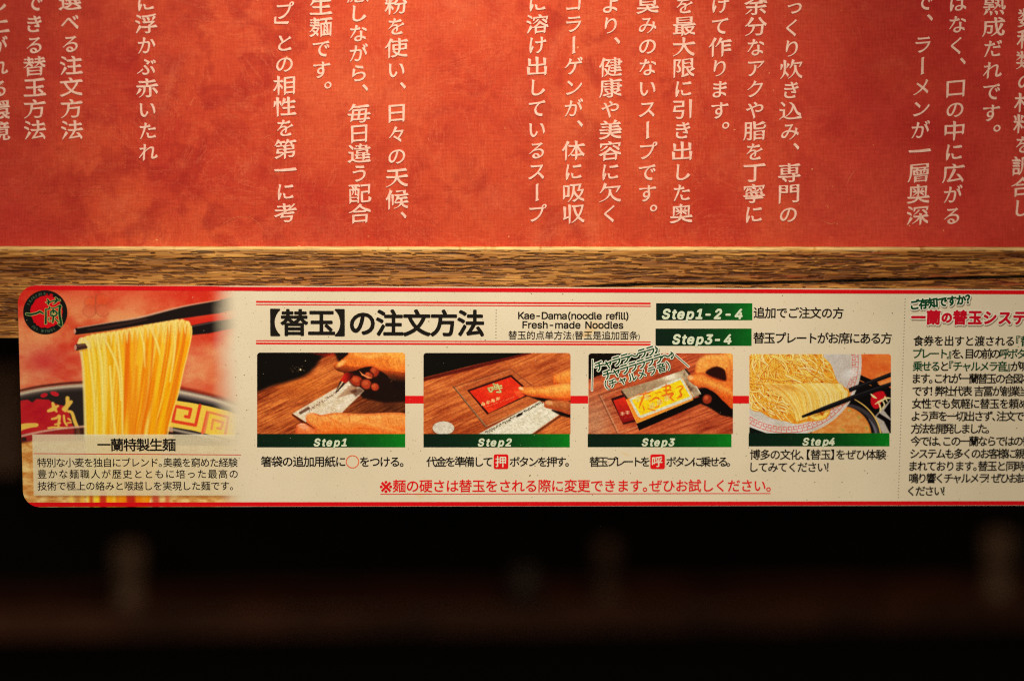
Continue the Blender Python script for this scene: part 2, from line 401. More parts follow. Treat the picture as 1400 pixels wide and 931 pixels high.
class Pic:
    """canvas in crop coordinates; u = photo px per unit"""
    def __init__(s, x0, y0, x1, y1, step, ox, oy, sc):
        s.ox, s.oy, s.sc = ox, oy, sc
        s.px = np.linspace(x0, x1, int((x1 - x0) / step) + 1); s.py = np.linspace(y0, y1, int((y1 - y0) / step) + 1)
        gx, gy = np.meshgrid(s.px, s.py); s.gx, s.gy = gx, gy
        s.X = (gx - ox) * sc; s.Y = (gy - oy) * sc
        s.C = np.zeros(gx.shape + (3,)); s.A = np.ones(gx.shape); s.k = 0.45
    def fill(s, c): s.C[:] = np.asarray(c, float)
    def put(s, m, c, sl=(slice(None), slice(None))):
        c = np.asarray(c, float); s.C[sl] = s.C[sl] * (1 - m[..., None]) + c * m[..., None]
    def box(s, pts, pad):
        P = np.asarray(pts); x0, y0 = P.min(0) - pad; x1, y1 = P.max(0) + pad
        i = np.where((s.X[0] >= x0) & (s.X[0] <= x1))[0]; j = np.where((s.Y[:, 0] >= y0) & (s.Y[:, 0] <= y1))[0]
        if len(i) < 1 or len(j) < 1: return None
        return (slice(j[0], j[-1] + 1), slice(i[0], i[-1] + 1))
    def sdf(s, P, sl):
        X, Y = s.X[sl], s.Y[sl]; d = np.full(X.shape, 1e9); ins = np.zeros(X.shape, bool); n = len(P)
        for i in range(n):
            a, b = P[i], P[(i + 1) % n]; e = b - a; L = e @ e + 1e-9
            t = np.clip(((X - a[0]) * e[0] + (Y - a[1]) * e[1]) / L, 0, 1)
            d = np.minimum(d, (X - a[0] - t * e[0]) ** 2 + (Y - a[1] - t * e[1]) ** 2)
            cond = (a[1] > Y) != (b[1] > Y)
            xx = a[0] + (Y - a[1]) * e[0] / (e[1] if abs(e[1]) > 1e-9 else 1e-9)
            ins ^= cond & (X < xx)
        return np.where(ins, -1, 1) * np.sqrt(d)
    def poly(s, pts, c, soft=3.0, alpha=1.0, sm=False, edge=None):
        P = smooth(pts, 5, True) if sm else np.array(pts, float)
        sl = s.box(P, soft * 2)
        if sl is None: return
        d = s.sdf(P, sl); m = np.clip(0.5 - d / (2 * soft), 0, 1); m = m * m * (3 - 2 * m) * alpha
        if callable(c): c = c(s.X[sl], s.Y[sl], d)
        s.put(m, c, sl)
    def stroke(s, pts, w, c, soft=2.0, alpha=1.0, sm=True, prof=None):
        P = smooth(pts, 5) if sm and len(pts) > 2 else np.array(pts, float)
        n = len(P); w = np.interp(np.linspace(0, 1, n), np.linspace(0, 1, len(w)), w) if hasattr(w, '__len__') else np.full(n, float(w))
        sl = s.box(P, w.max() + soft * 2)
        if sl is None: return
        X, Y = s.X[sl], s.Y[sl]; best = np.full(X.shape, 1e9); side = np.zeros(X.shape)
        for i in range(n - 1):
            a, b = P[i], P[i + 1]; e = b - a; L = e @ e + 1e-9
            t = np.clip(((X - a[0]) * e[0] + (Y - a[1]) * e[1]) / L, 0, 1)
            dx = X - a[0] - t * e[0]; dy = Y - a[1] - t * e[1]; ww = w[i] + (w[i + 1] - w[i]) * t
            d = np.sqrt(dx * dx + dy * dy) - ww / 2; k = d < best
            best = np.where(k, d, best); side = np.where(k, (dx * -e[1] + dy * e[0]) / (math.sqrt(L) * ww / 2 + 1e-6), side)
        m = np.clip(0.5 - best / (2 * soft), 0, 1) * alpha
        c = np.asarray(c, float)
        if prof: c = c * (1 + prof * np.clip(1 - side ** 2, -0.5, 1)[..., None] - prof * 0.55)
        s.put(m, c, sl)
    def blob(s, cx, cy, rx, ry, c, rot=0, soft=0.25, alpha=1.0):
        co, si = math.cos(rot), math.sin(rot); u = ((s.X - cx) * co + (s.Y - cy) * si) / rx; v = (-(s.X - cx) * si + (s.Y - cy) * co) / ry
        r = np.sqrt(u * u + v * v); m = np.clip((1 + soft / 2 - r) / soft, 0, 1); s.put(m * m * (3 - 2 * m) * alpha, c)
    def grain(s, amp, sx, sy, rot=0.0, seed=0):
        s.C *= (1 + amp * (fbm(s.X, s.Y, sx, sy, 4, seed, rot) - 0.5) * 2)[..., None]
    def build(s, name, parent, layer, mat, warp=None, round_top=0.0):
        gx, gy = s.gx, s.gy
        c = [lb(s.px[0], s.py[0]), lb(s.px[-1], s.py[0]), lb(s.px[-1], s.py[-1]), lb(s.px[0], s.py[-1])]
        u = (gx - s.px[0]) / (s.px[-1] - s.px[0]); v = (gy - s.py[0]) / (s.py[-1] - s.py[0])
        x = (c[0][0] * (1 - u) + c[1][0] * u) * (1 - v) + (c[3][0] * (1 - u) + c[2][0] * u) * v
        z = (c[0][1] * (1 - u) + c[1][1] * u) * (1 - v) + (c[3][1] * (1 - u) + c[2][1] * u) * v
        if warp: x, z = warp(x, z)
        mask = None
        if round_top:
            r = round_top; cx = (gx[:-1, :-1] + gx[1:, 1:]) / 2; cy = (gy[:-1, :-1] + gy[1:, 1:]) / 2
            dx = np.maximum(np.maximum(s.px[0] + r - cx, cx - s.px[-1] + r), 0); dy = np.maximum(s.py[0] + r - cy, 0)
            mask = (dx * dx + dy * dy) <= r * r
        XYZ = np.stack([x, np.full_like(x, -layer), z], -1)
        cc = np.clip(s.C, 0, 255) / 255; cc = cc + s.k * (cc * cc * (3 - 2 * cc) - cc); rgb = alb(cc * 255); rgba = np.concatenate([rgb, np.clip(s.A, 0, 1)[..., None]], -1)
        return gridobj(name, XYZ, rgba, mat, parent, mask)

# ================================================================== THE SETTING: dark room behind
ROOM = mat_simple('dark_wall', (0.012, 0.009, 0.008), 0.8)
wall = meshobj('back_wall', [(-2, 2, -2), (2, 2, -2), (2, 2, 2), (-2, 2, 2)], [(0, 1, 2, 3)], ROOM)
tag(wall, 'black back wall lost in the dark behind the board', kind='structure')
def boxm(x0, x1, y0, y1, z0, z1):
    v = [(x, y, z) for z in (z0, z1) for y in (y0, y1) for x in (x0, x1)]
    return v, [(0, 2, 3, 1), (4, 5, 7, 6), (0, 1, 5, 4), (2, 6, 7, 3), (1, 3, 7, 5), (0, 4, 6, 2)]
def bevelled(o, w, seg=2):
    m = o.modifiers.new('bevel', 'BEVEL'); m.width = w; m.segments = seg; return o
BY = 1.1
zt = at(700, 829, BY).z; zb = at(700, 868, BY).z
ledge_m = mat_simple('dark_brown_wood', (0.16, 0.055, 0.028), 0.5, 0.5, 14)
v, f = boxm(-0.9, 0.9, BY, BY + 0.12, zb, zt)
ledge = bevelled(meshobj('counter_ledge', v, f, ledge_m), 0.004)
tag(ledge, 'dim reddish brown wooden ledge running across the dark room behind', 'ledge')
def lathe(prof, seg=28):
    v, f = [], []
    for r, z in prof:
        for k in range(seg): a = 2 * PI * k / seg; v.append((r * math.cos(a), r * math.sin(a), z))
    n = len(prof)
    for i in range(n - 1):
        for k in range(seg): f.append((i * seg + k, i * seg + (k + 1) % seg, (i + 1) * seg + (k + 1) % seg, (i + 1) * seg + k))
    f.append(tuple(range(seg))[::-1]); f.append(tuple(range((n - 1) * seg, n * seg)))
    return v, f
post_m = mat_simple('pale_wood_post', (0.34, 0.20, 0.125), 0.5, 0.25, 40)
def post(px, ptop, pbot, w, label, k=1.0, col=None):
    z0 = zt; c = at(px, pbot, BY + 0.03); top = at(px, ptop, BY + 0.03).z; h = top - z0; r = w * 0.00072 / 2
    v, f = lathe([(r * 0.98, 0), (r, h * 0.03), (r * 0.80, h * 0.08), (r * 0.80, h * 0.45), (r * 0.95, h * 0.6), (r * 0.95, h * 0.9), (r * 0.7, h)])
    o = meshobj('ledge_post', v, f, col or post_m, smooth=True); o.location = (c.x, BY + 0.03, z0)
    return tag(o, label, 'post', 'posts standing on the ledge behind')
post(177, 742, 850, 46, 'blurred pale brown post on the ledge, leftmost below the noodle picture')
post(828, 738, 850, 42, 'dim blurred post on the ledge beside the round pot', col=mat_simple('dim_wood_post', (0.20, 0.11, 0.07), 0.5, 0.25, 40))
post(1362, 726, 850, 48, 'blurred pale brown post on the ledge near the right edge')
# round pot standing on the ledge
kc = at(716, 829, BY + 0.03); r = 24 * 0.00072
v, f = lathe([(r * 0.5, 0), (r * 0.62, r * 0.06), (r * 0.92, r * 0.5), (r, r * 0.95), (r * 0.93, r * 1.4), (r * 0.72, r * 1.72), (r * 0.76, r * 1.76), (r * 0.76, r * 1.84), (r * 0.4, r * 1.96)])
pot = meshobj('round_pot', v, f, mat_simple('dull_metal', (0.16, 0.12, 0.10), 0.4, 0.2, 50), smooth=True)
pot.location = (kc.x, BY + 0.03, zt); tag(pot, 'dim round grey pot out of focus on the ledge behind', 'pot')
v, f = lathe([(r * 0.08, 0), (r * 0.10, r * 0.08), (r * 0.16, r * 0.16), (r * 0.08, r * 0.24)], 16)
lk = meshobj('lid_knob', v, f, pot.data.materials[0], pot, True); lk.location = (0, 0, r * 1.95)
# brown upright at the far left, seen past the end of the label
c0 = at(6, 505, 0.9); c1 = at(6, 648, 0.9)
v, f = boxm(c0.x - 0.03, c0.x + 0.012, 0.9, 0.93, c1.z, c0.z)
up = bevelled(meshobj('brown_upright', v, f, mat_simple('brown_upright_wood', (0.30, 0.16, 0.10), 0.55, 0.3, 20)), 0.003)
tag(up, 'blurred brown wooden upright glimpsed left of the noodle label', 'upright')

# ================================================================== MENU BOARD
BDY = 0.004
LET = mat_letter()
zr = at(700, 337.5, BDY).z
v, f = boxm(-0.30, 0.30, BDY, BDY + 0.009, zr - 0.012, 0.26)
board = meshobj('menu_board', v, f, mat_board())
tag(board, 'large red cloth-textured board printed with vertical lines of pale Japanese writing', 'sign board')
KANA = set('をのがるしてですいたれべきかぶになくやりみまうさおけっとだはこあらよつんルプスラゲンコアクメー、。々')
COLS = [  # x, y of the first character, x, y of the last, the line
    (-2.5, 4, -1.5, 180, 'し上がれる環境'), (46.8, 4, 48, 178, 'できる替玉方法'), (95.7, 1.5, 98.6, 178, '選べる注文方法'),
    (199.5, 4, 202.5, 208, 'に浮かぶ赤いたれ'), (388.6, 15.5, 390.6, 291, 'プ」との相性を第一に考'), (438.6, 8.4, 439.5, 125, '生麺です。'),
    (489.4, -9, 492, 292, '慮しながら、毎日違う配合'), (541.6, 7, 543, 302, '粉を使い、日々の天候、'), (734.7, 4.5, 733.6, 292, 'に溶け出しているスープ'),
    (784, 4.5, 784, 292, 'コラーゲンが、体に吸収'), (835, 6.5, 834, 292, 'より、健康や美容に欠く'), (885.5, 6, 884.4, 293, '臭みのないスープです。'),
    (935.8, 7.5, 931.4, 292, 'を最大限に引き出した奥'), (984.5, 7, 983, 180, 'けて作ります。'), (1033.5, 8, 1030.5, 293, '余分なアクや脂を丁寧に'),
    (1083.5, 10, 1077.8, 293, 'っくり炊き込み、専門の'), (1263, 3, 1254.6, 294.5, 'で、ラーメンが一層奥深'), (1309.5, 4.5, 1301.5, 295, 'はなく、口の中に広がる'),
    (1359, 8, 1353.5, 184, '熟成だれです。'), (1408, -4, 1395, 313, '十数種類の材料を調合し、'),
]
ADV = {'」': 0.5}
def column(x0, y0, x1, y1, text):
    pos = [0.0]
    for i in range(1, len(text)):
        pos.append(pos[-1] + (ADV.get(text[i - 1], 1) + ADV.get(text[i], 1)) / 2)
    places = []
    rnd = random.Random(text)
    for ch, p in zip(text, pos):
        t = p / pos[-1]; px = x0 + (x1 - x0) * t; py = y0 + (y1 - y0) * t
        c = at(px, py, BDY); sx = (at(px + 1, py, BDY) - c).length; sz = (at(px, py + 1, BDY) - c).length
        kana = ch in KANA
        ew, eh = (33.0 * sx, 27.6 * sz)
        if kana: ew *= 0.81; eh *= 0.93
        dx = dy = 0.0
        if ch in '、。': dx, dy = 0.62, 0.60; ew, eh = 30 * sx, 29 * sz
        if ch == '一': ew *= 0.97
        if ch == 'っ': dx, dy = 0.10, 0.06
        rot = ch in 'ー」'; j = rnd.uniform(-0.015, 0.015)
        if rot: ew, eh = 29.5 * sx, 29 * sz
        def fn(v, c=c, ew=ew, eh=eh, dx=dx, dy=dy, rot=rot, j=j, kana=kana):
            X, Y = v.x - 0.5, v.y - 0.37
            if rot: X, Y = Y, -X
            else:
                Y = Y + (0.095 + j) * X - 0.05 * (0.5 - abs(X))
                X = X + (0.05 * Y if kana else 0.0)
            return (c.x + (X + dx) * ew, c.z + (Y + dy) * eh)
        places.append((ch, fn))
    o = text_obj('letter_column', places, LET, board, -BDY, extrude=0.00013, res=4, brush=True, nib=(0.000105, math.radians(38), 0.00002))
    return o
for cdef in COLS: column(*cdef)
# hair-fine scratches in the print
SCR = ink((206, 96, 56), 'scratch')
def scratch(pts, w):
    P = smooth(pts, 6); v = []; n = len(P)
    for i in range(n):
        a = P[max(i - 1, 0)]; b = P[min(i + 1, n - 1)]; d = (b - a) / (np.linalg.norm(b - a) + 1e-9); nn = np.array([-d[1], d[0]]) * w * 0.36 * (0.25 + math.sin(PI * i / (n - 1)))
        for q in (P[i] + nn, P[i] - nn): c = at(q[0], q[1], BDY - 0.00005); v.append((c.x, BDY - 0.00005, c.z))
    return v, [(2 * i, 2 * i + 1, 2 * i + 3, 2 * i + 2) for i in range(n - 1)]
for pts, w in [([(260, 146), (262, 140), (266, 133)], 1.2), ([(355, 192), (365, 187), (377, 183)], 0.7), ([(340, 296), (352, 304), (364, 320)], 0.7), ([(1171, 230), (1163, 241), (1157, 254)], 0.8),
               ([(1120, 300), (1135, 306), (1148, 303)], 0.8), ([(85, 218), (88, 221)], 1.0), ([(300, 310), (320, 298), (345, 296)], 0.7), ([(725, 326), (732, 330), (742, 328)], 0.8), ([(1130, 280), (1133, 285)], 1.4)]:
    v, f = scratch(pts, w); meshobj('scratch', v, f, SCR, board)

# ================================================================== WOODEN RAIL
def rail():
    NX = 1500; xs = np.linspace(-0.215, 0.225, NX)
    ztop = at(700, 337.8, 0.0).z; zbot = at(0, 462, 0).z
    H = ztop - zbot
    # profile: bottom back, bottom, front face, rounded arris, top
    ch = 0.0011
    zz = np.concatenate([[0, 0], np.linspace(0, H - ch, 150), H - ch + ch * np.sin(np.linspace(0.2, PI / 2, 7)), [H]])
    yy = np.concatenate([[0.02, 0.0006], np.zeros(150), (0.0014 - 0.0014 * np.cos(np.linspace(0.2, PI / 2, 7))), [BDY + 0.001]])
    X, Z = np.meshgrid(xs, zz); Yp = np.repeat(yy[:, None], NX, 1)
    mm = 1000.0; U = X * mm; V = Z * mm
    V2 = V + 0.35 * (fbm(U, V, 45, 9, 2, 3) - 0.5) * 6
    g1 = fbm(U, V2, 26.0, 0.55, 4, 1); g2 = fbm(U, V2, 11, 0.30, 3, 5); g3 = fbm(U, V2, 60, 4, 3, 9)
    # open pores: thin dark dashes lying along the grain, in loose rows
    pore = np.zeros_like(U); R = np.random.RandomState(21); zi0 = 2; nz = 150; dx = xs[1] - xs[0]
    zrow = zz[2:152]; rows = H * 1000 * np.sort(R.rand(46))
    for _ in range(3900):
        cx = R.uniform(xs[0], xs[-1]); L = 0.001 * R.choice([1.5, 2.5, 4, 6, 9]) * R.uniform(0.7, 1.4)
        cz = (rows[R.randint(46)] / 1000 + R.normal(0, 0.0004)) if R.rand() < 0.7 else R.uniform(0, H)
        w = R.uniform(0.00004, 0.00014); st = R.uniform(0.35, 1.0)
        i0 = max(0, int((cx - L / 2 - xs[0]) / dx)); i1 = min(NX, int((cx + L / 2 - xs[0]) / dx) + 2)
        if i1 - i0 < 2: continue
        sx_ = xs[i0:i1]; t = (sx_ - cx) / (L / 2)
        zc = cz + 0.00012 * np.sin(sx_ * 1000 * R.uniform(0.3, 0.9) + R.rand() * 6) + (0.002 * (V2[60, i0:i1] - V[60, i0:i1])) * 0.3
        ww = w * np.sqrt(np.clip(1 - t * t, 0, 1)) + 1e-9
        k0 = max(0, np.searchsorted(zrow, zc.min() - 0.0006)); k1 = min(nz, np.searchsorted(zrow, zc.max() + 0.0006))
        if k1 <= k0: continue
        m = np.clip(1.35 - np.abs(zrow[k0:k1, None] - zc[None]) / (ww + 0.00012)[None], 0, 1) * st * (np.abs(t) < 1)
        pore[zi0 + k0:zi0 + k1, i0:i1] = np.maximum(pore[zi0 + k0:zi0 + k1, i0:i1], m)
    crack = np.zeros_like(U)
    def cr(pts, w, depth):
        nonlocal crack
        P = [at(a, b, 0) for a, b in pts]; cx = [p.x for p in P]; cz = [p.z - zbot for p in P]
        zc = np.interp(X, cx, cz, left=-1, right=-1) + 0.00016 * (fbm(U, U * 0, 5, 5, 3, 2) - 0.5) * 2
        end = np.clip((X - cx[0]) / 0.012, 0, 1) * np.clip((cx[-1] - X) / 0.012, 0, 1) if cx[-1] < 0.2 else np.clip((X - cx[0]) / 0.012, 0, 1)
        wv = w * (0.6 + 0.8 * fbm(U, U * 0, 9, 9, 2, 4)) * end + 1e-9
        crack = np.maximum(crack, depth * np.clip(1 - np.abs(Z - zc) / wv, 0, 1))
    cr([(780, 392), (900, 388.5), (1030, 387.5), (1150, 384.5), (1260, 382), (1400, 378.5), (1560, 376)], 0.00060, 1.0)
    cr([(40, 350), (180, 353), (330, 356), (420, 355)], 0.00016, 0.5)
    cr([(560, 366), (640, 362), (760, 364), (860, 361)], 0.00014, 0.5)
    cr([(960, 352), (1060, 350), (1170, 353), (1290, 349)], 0.00016, 0.5)
    cr([(-60, 405), (20, 408), (120, 410)], 0.00018, 0.6)
    cr([(-60, 440), (0, 437), (60, 441)], 0.00014, 0.5)
    edge = np.clip(1 - np.abs(Z - (H - ch * 0.3)) / (ch * 1.45), 0, 1)
    front = np.ones_like(U); front[:2] = 0; front[-2:] = 0
    disp = (0.00022 * (g1 - 0.5) + 0.00014 * (g2 - 0.5) - 0.00030 * pore) * 1.5 - 0.0012 * crack
    disp *= front * (1 - 0.75 * edge)
    Zr = Z + edge * 0.00010 * (fbm(U, U * 0, 3, 3, 3, 6) - 0.5) * 2
    chip = np.clip((fbm(U, U * 0 + 3.3, 2.2, 2.2, 2, 11) - 0.70) * 8, 0, 1) * edge
    disp -= chip * 0.0005
    k = np.clip(0.50 + 0.9 * (g1 - 0.5) + 0.9 * (g3 - 0.5) + 1.1 * (g2 - 0.5), 0, 1)[..., None]
    dark = np.array([96, 46, 14.]); mid = np.array([160, 98, 38.]); lite = np.array([206, 144, 66.])
    C = np.where(k < 0.5, dark + (mid - dark) * k * 2, mid + (lite - mid) * (k * 2 - 1))
    redt = np.clip((fbm(U, V2, 14, 0.8, 3, 8) - 0.6) * 6, 0, 1) * np.clip((X - 0.06) / 0.05, 0, 1) * 0.45
    C = C * (1 - redt[..., None]) + np.array([150, 40, 30.]) * redt[..., None]
    C = C * (1 - 0.78 * pore[..., None]) + np.array([36, 10, 4.]) * 0.78 * pore[..., None]
    C = C * (1 - np.clip(crack * 1.6, 0, 1)[..., None] * 0.92)
    lit_edge = np.clip(edge * 1.7 - 1.6 * (g2 - 0.3) - 1.2 * (g1 - 0.4) - chip, 0, 1)[..., None] * 0.8  # lamp light caught by the top arris, painted in as a pale strip
    C = C * (1 - lit_edge) + np.array([238, 196, 124.]) * lit_edge
    XYZ = np.stack([X, Yp - disp, Zr + zbot], -1)
    rgba = np.concatenate([alb(C), np.ones(C.shape[:2] + (1,))], -1)
    o = gridobj('wooden_rail', XYZ[::-1], rgba[::-1], mat_wood(), smooth=True)
    return tag(o, 'weathered brown oak rail with open grain running under the red board', 'rail')
rail()

# ================================================================== LABEL PLATE
LW, TH = 0.42, 0.0016
tl = lb(23.3, 390); bl = lb(32.5, 693)
PH = abs(tl[1] - bl[1]); PX0 = (tl[0] + bl[0]) / 2; PZ0 = tl[1]
RT, RB = 0.0064, 0.0056
def outline(n=12):
    pts = []
    for k in range(n + 1): a = PI / 2 + (PI / 2) * k / n; pts.append((PX0 + RT + RT * math.cos(a), PZ0 - RT + RT * math.sin(a)))
    for k in range(n + 1): a = PI + (PI / 2) * k / n; pts.append((PX0 + RB + RB * math.cos(a), PZ0 - PH + RB + RB * math.sin(a)))
    for k in range(n + 1): a = -PI / 2 + (PI / 2) * k / n; pts.append((PX0 + LW - RB + RB * math.cos(a), PZ0 - PH + RB + RB * math.sin(a)))
    for k in range(n + 1): a = (PI / 2) * k / n; pts.append((PX0 + LW - RT + RT * math.cos(a), PZ0 - RT + RT * math.sin(a)))
    return pts
def xleft(z):
    z = np.asarray(z, float); out = np.full(z.shape, PX0)
    t = z > PZ0 - RT; d = np.clip(z - (PZ0 - RT), 0, RT); out = np.where(t, PX0 + RT - np.sqrt(np.maximum(RT * RT - d * d, 0)), out)
    t = z < PZ0 - PH + RB; d = np.clip(PZ0 - PH + RB - z, 0, RB); return np.where(t, PX0 + RB - np.sqrt(np.maximum(RB * RB - d * d, 0)), out)
P = outline(); n = len(P)
v = [(a, 0, b) for a, b in P] + [(a, TH, b) for a, b in P]
f = [list(range(n)), list(range(2 * n - 1, n - 1, -1))] + [(i + n, (i + 1) % n + n, (i + 1) % n, i) for i in range(n)]
PAPM = mat_paper()
label = meshobj('instruction_label', v, f, PAPM)
label.matrix_world = LM
tag(label, 'long cream label with red edges, noodle picture and four step pictures, fixed to the rail', 'label')

PRINT = mat_print()
inkB = ink(BLACK, 'black_ink'); inkR = ink(RED, 'red_ink'); inkBor = ink(BORDER, 'red_border_ink', 0.6); inkG = ink(GREEN, 'green_ink')
inkW = ink((228, 214, 176), 'cream_ink'); inkGr = ink((150, 132, 105), 'grey_ink'); inkSh = ink((150, 125, 95), 'shadow_ink')
# red border bands
def band(name, z0, z1, lay=0.00011):
    xs = np.linspace(0, 1, 8) ** 2; v = []; f = []
    zs = np.linspace(z0, z1, 9)
    for i, z in enumerate(zs):
        v += [(float(xleft(z)), -lay, z), (PX0 + LW - (float(xleft(z)) - PX0), -lay, z)]
    f = [(2 * i, 2 * i + 1, 2 * i + 3, 2 * i + 2) for i in range(len(zs) - 1)]
    return meshobj(name, v, f, inkBor, label)
band('border_band', PZ0 - 0.9 * PXM, PZ0 - 6.3 * PXM); band('border_band', PZ0 - PH + 6.4 * PXM, PZ0 - PH + 0.5 * PXM)

# ------------------------------------------------------------------ big noodle picture (photo pixel coordinates)
def lerp(a, b, t): return np.asarray(a, float) + (np.asarray(b, float) - np.asarray(a, float)) * t
def noodle_picture():
    p = Pic(23, 389.5, 346, 693, 0.8, 0, 0, 1.0); p.k = 0.2; X, Y = p.X, p.Y
    n = fbm(X, Y, 46, 34, 5, 2)[..., None]; n2 = fbm(X, Y, 16, 10, 3, 6)[..., None]
    p.C = lerp((204, 56, 30), (228, 142, 88), np.clip((n - 0.30) * 2.9, 0, 1))
    top = np.clip((432 - Y) / 40, 0, 1)[..., None] * np.clip((X - 40) / 50, 0.7, 1)[..., None]; p.C = p.C * (1 - 0.6 * top) + np.array((208, 40, 24)) * 0.6 * top
    low = np.clip((Y - 455) / 30, 0, 1)[..., None]; p.C = p.C * (1 - 0.45 * low) + lerp((206, 78, 58), (224, 146, 102), np.clip((n2 - 0.3) * 2.2, 0, 1)) * 0.45 * low
    pink = np.exp(-((X - 60) ** 2 / 500 + (Y - 492) ** 2 / 260))[..., None]; p.C = p.C * (1 - 0.7 * pink) + np.array((192, 42, 44)) * 0.7 * pink
    red = (1 - np.clip((X - 28) / 16, 0, 1)) * np.clip((455 - Y) / 40, 0, 1); p.C = p.C * (1 - 0.6 * red[..., None]) + np.array((204, 28, 26)) * 0.6 * red[..., None]
    red = np.exp(-((X - 285) ** 2 / 1300 + (Y - 440) ** 2 / 160))[..., None]; p.C = p.C * (1 - 0.8 * red) + np.array((208, 36, 22)) * 0.8 * red
    warm = np.clip((X - 248) / 50, 0, 1)[..., None] * np.clip((Y - 470) / 30, 0, 1)[..., None]; p.C = p.C * (1 - 0.5 * warm) + np.array((222, 128, 74)) * 0.5 * warm
    # flower stain
    for cx, cy, r in [(123, 413, 8), (139, 410, 9), (122, 425, 9), (140, 424, 9)]:
        p.blob(cx, cy, r, r * 0.9, (222, 84, 40) if cy < 420 else (214, 104, 66), soft=0.5, alpha=0.5)
        p.stroke([(cx + r * math.cos(a), cy + r * 0.9 * math.sin(a)) for a in np.linspace(0.4, 5.4, 12)], 1.0, (150, 70, 44), 0.8, 0.45)
    p.stroke([(131, 402), (130, 415), (130, 428)], 1.2, (140, 80, 50), 0.8, 0.5)
    # bowl, left
    rimL = [(20, 537), (50, 530.5), (75, 527), (95, 525), (122, 523.5)]
    p.poly(rimL + [(122, 600), (20, 604)], (44, 34, 30), 1.2)
    p.stroke([(x, y - 2.5) for x, y in rimL], 3, (60, 24, 18), 1.5, 0.9)
    p.stroke([(x, y + 2.2) for x, y in rimL], 5.0, (196, 172, 140), 1.6)
    p.stroke([(x, y + 6) for x, y in rimL], 4.0, (96, 80, 70), 2.5, 0.7)
    redp = [(20, 552), (30, 546), (38, 545), (44, 549), (50, 544), (66, 545), (72, 549), (80, 552), (86, 553), (92, 556), (95, 565), (98, 577), (104, 590), (70, 594), (20, 602)]
    p.poly(redp, lambda x, y, d: lerp((172, 20, 34), (192, 44, 40), fbm(x, y, 14, 10, 3, 4)[..., None]), 1.0)
    p.blob(60, 539, 5, 2.8, (186, 30, 40), -0.3); p.blob(74.5, 537, 6, 3, (192, 34, 40), 0.3)
    YL = (226, 176, 74)
    p.poly([(28, 579), (45, 577), (52, 578), (51, 582), (42, 583.5), (30, 587), (28, 590)], YL, 0.8, sm=True)
    for q in ([(72, 550), (74, 556), (77, 561)], [(66, 560.5), (72, 558), (79, 553.5)]): p.stroke(q, [4, 6, 3], YL, 0.8)
    for q in ([(92, 543), (92, 552), (89, 560)], [(87, 558), (93, 552), (97, 548)]): p.stroke(q, [5.5, 6, 4.5], YL, 0.8)
    p.stroke([(71, 571.5), (77, 570), (81, 567.5), (80, 577), (79, 586)], [3, 3.5, 4, 3.5, 3], YL, 0.8); p.stroke([(75, 579), (82, 577)], 2.4, YL, 0.8); p.stroke([(66, 584), (74, 583), (90, 584)], 3, YL, 0.8)
    p.stroke([(87, 567), (88, 575), (91, 580)], 3, YL, 0.8); p.stroke([(93, 571), (96, 573)], 2.6, YL, 0.8); p.stroke([(92, 577), (97, 576)], 2.2, YL, 0.8)
    p.stroke([(93, 561), (98, 563), (102, 575), (106, 585), (107, 594)], [3.5, 4.5, 5, 5, 6], YL, 0.8)
    # lower rim line and soup
    p.poly([(20, 594), (60, 588), (122, 581), (122, 700), (20, 700)], (70, 30, 26), 1.0, 0.8)
    p.poly([(20, 600), (45, 590), (100, 584), (103, 600), (60, 605)], (170, 40, 36), 2.5, 0.8)
    p.stroke([(22, 596.5), (50, 590), (80, 585), (122, 581)], 2.6, (214, 160, 128), 1.2)
    p.poly([(20, 606), (44, 602), (345, 602), (345, 700), (20, 700)], lambda x, y, d: lerp((196, 124, 56), (234, 190, 118), np.clip((fbm(x, y, 12, 6, 4, 3)[..., None] - 0.3) * 2.4, 0, 1)), 2.0)
    p.blob(33, 599, 3.5, 2.6, (50, 30, 24))
    # bowl, right
    rr = [(236, 529), (262, 534.5), (290, 541), (315, 549), (346, 562)]
    p.poly(rr + [(346, 608), (236, 608)], (34, 26, 26), 1.2)
    p.stroke([(x, y - 1.6) for x, y in rr], 4.5, (120, 30, 16), 2.0, 0.8)
    p.stroke([(x, y + 5.5) for x, y in rr], 9, (120, 104, 94), 2.6); p.stroke([(x, y + 3.6) for x, y in rr], 4.5, (196, 172, 142), 1.6)
    yb = [(238, 546), (262, 549.5), (285, 554), (310, 560), (330, 567), (320, 600), (284, 592.5), (262, 587), (226, 581)]
    p.poly(yb, (236, 190, 70), 0.9)
    MR = (222, 66, 34)
    def me(q, c=MR, w=4.2, a=1.0): p.stroke(q, w, c, 0.7, a, sm=False)
    me([(253, 568), (258, 569), (260.5, 558), (239.5, 554), (236, 574.5), (267, 580), (273, 553)], MR)
    me([(276, 592), (283, 562)], (228, 96, 56), 3.5)
    me([(297, 584), (302, 585), (305, 576), (291, 572.5), (289, 585)], (226, 128, 84), 3.2, 0.8)
    me([(279, 590), (285, 562), (312, 569), (308, 592)], (226, 120, 74), 3.2, 0.85)
    p.stroke([(227, 584), (250, 589), (285, 596), (300, 600)], 3.4, (170, 150, 124), 1.6); p.stroke([(226, 590), (262, 596)], 4, (40, 20, 16), 1.4)
    # chopsticks behind noodles
    p.poly([(255, 445.5), (285, 439.5), (312, 436.5), (346, 430), (346, 444), (312, 449), (285, 455), (258, 457.5)], (26, 16, 16), 1.2)
    p.stroke([(262, 445.5), (300, 438)], 1.6, (120, 96, 84), 1.0, 0.7)
    # noodles
    Lx = lambda y: np.interp(y, [464, 470, 480, 500, 520, 560, 600, 700], [108, 108, 111.5, 113.5, 114.6, 116, 116.5, 118])
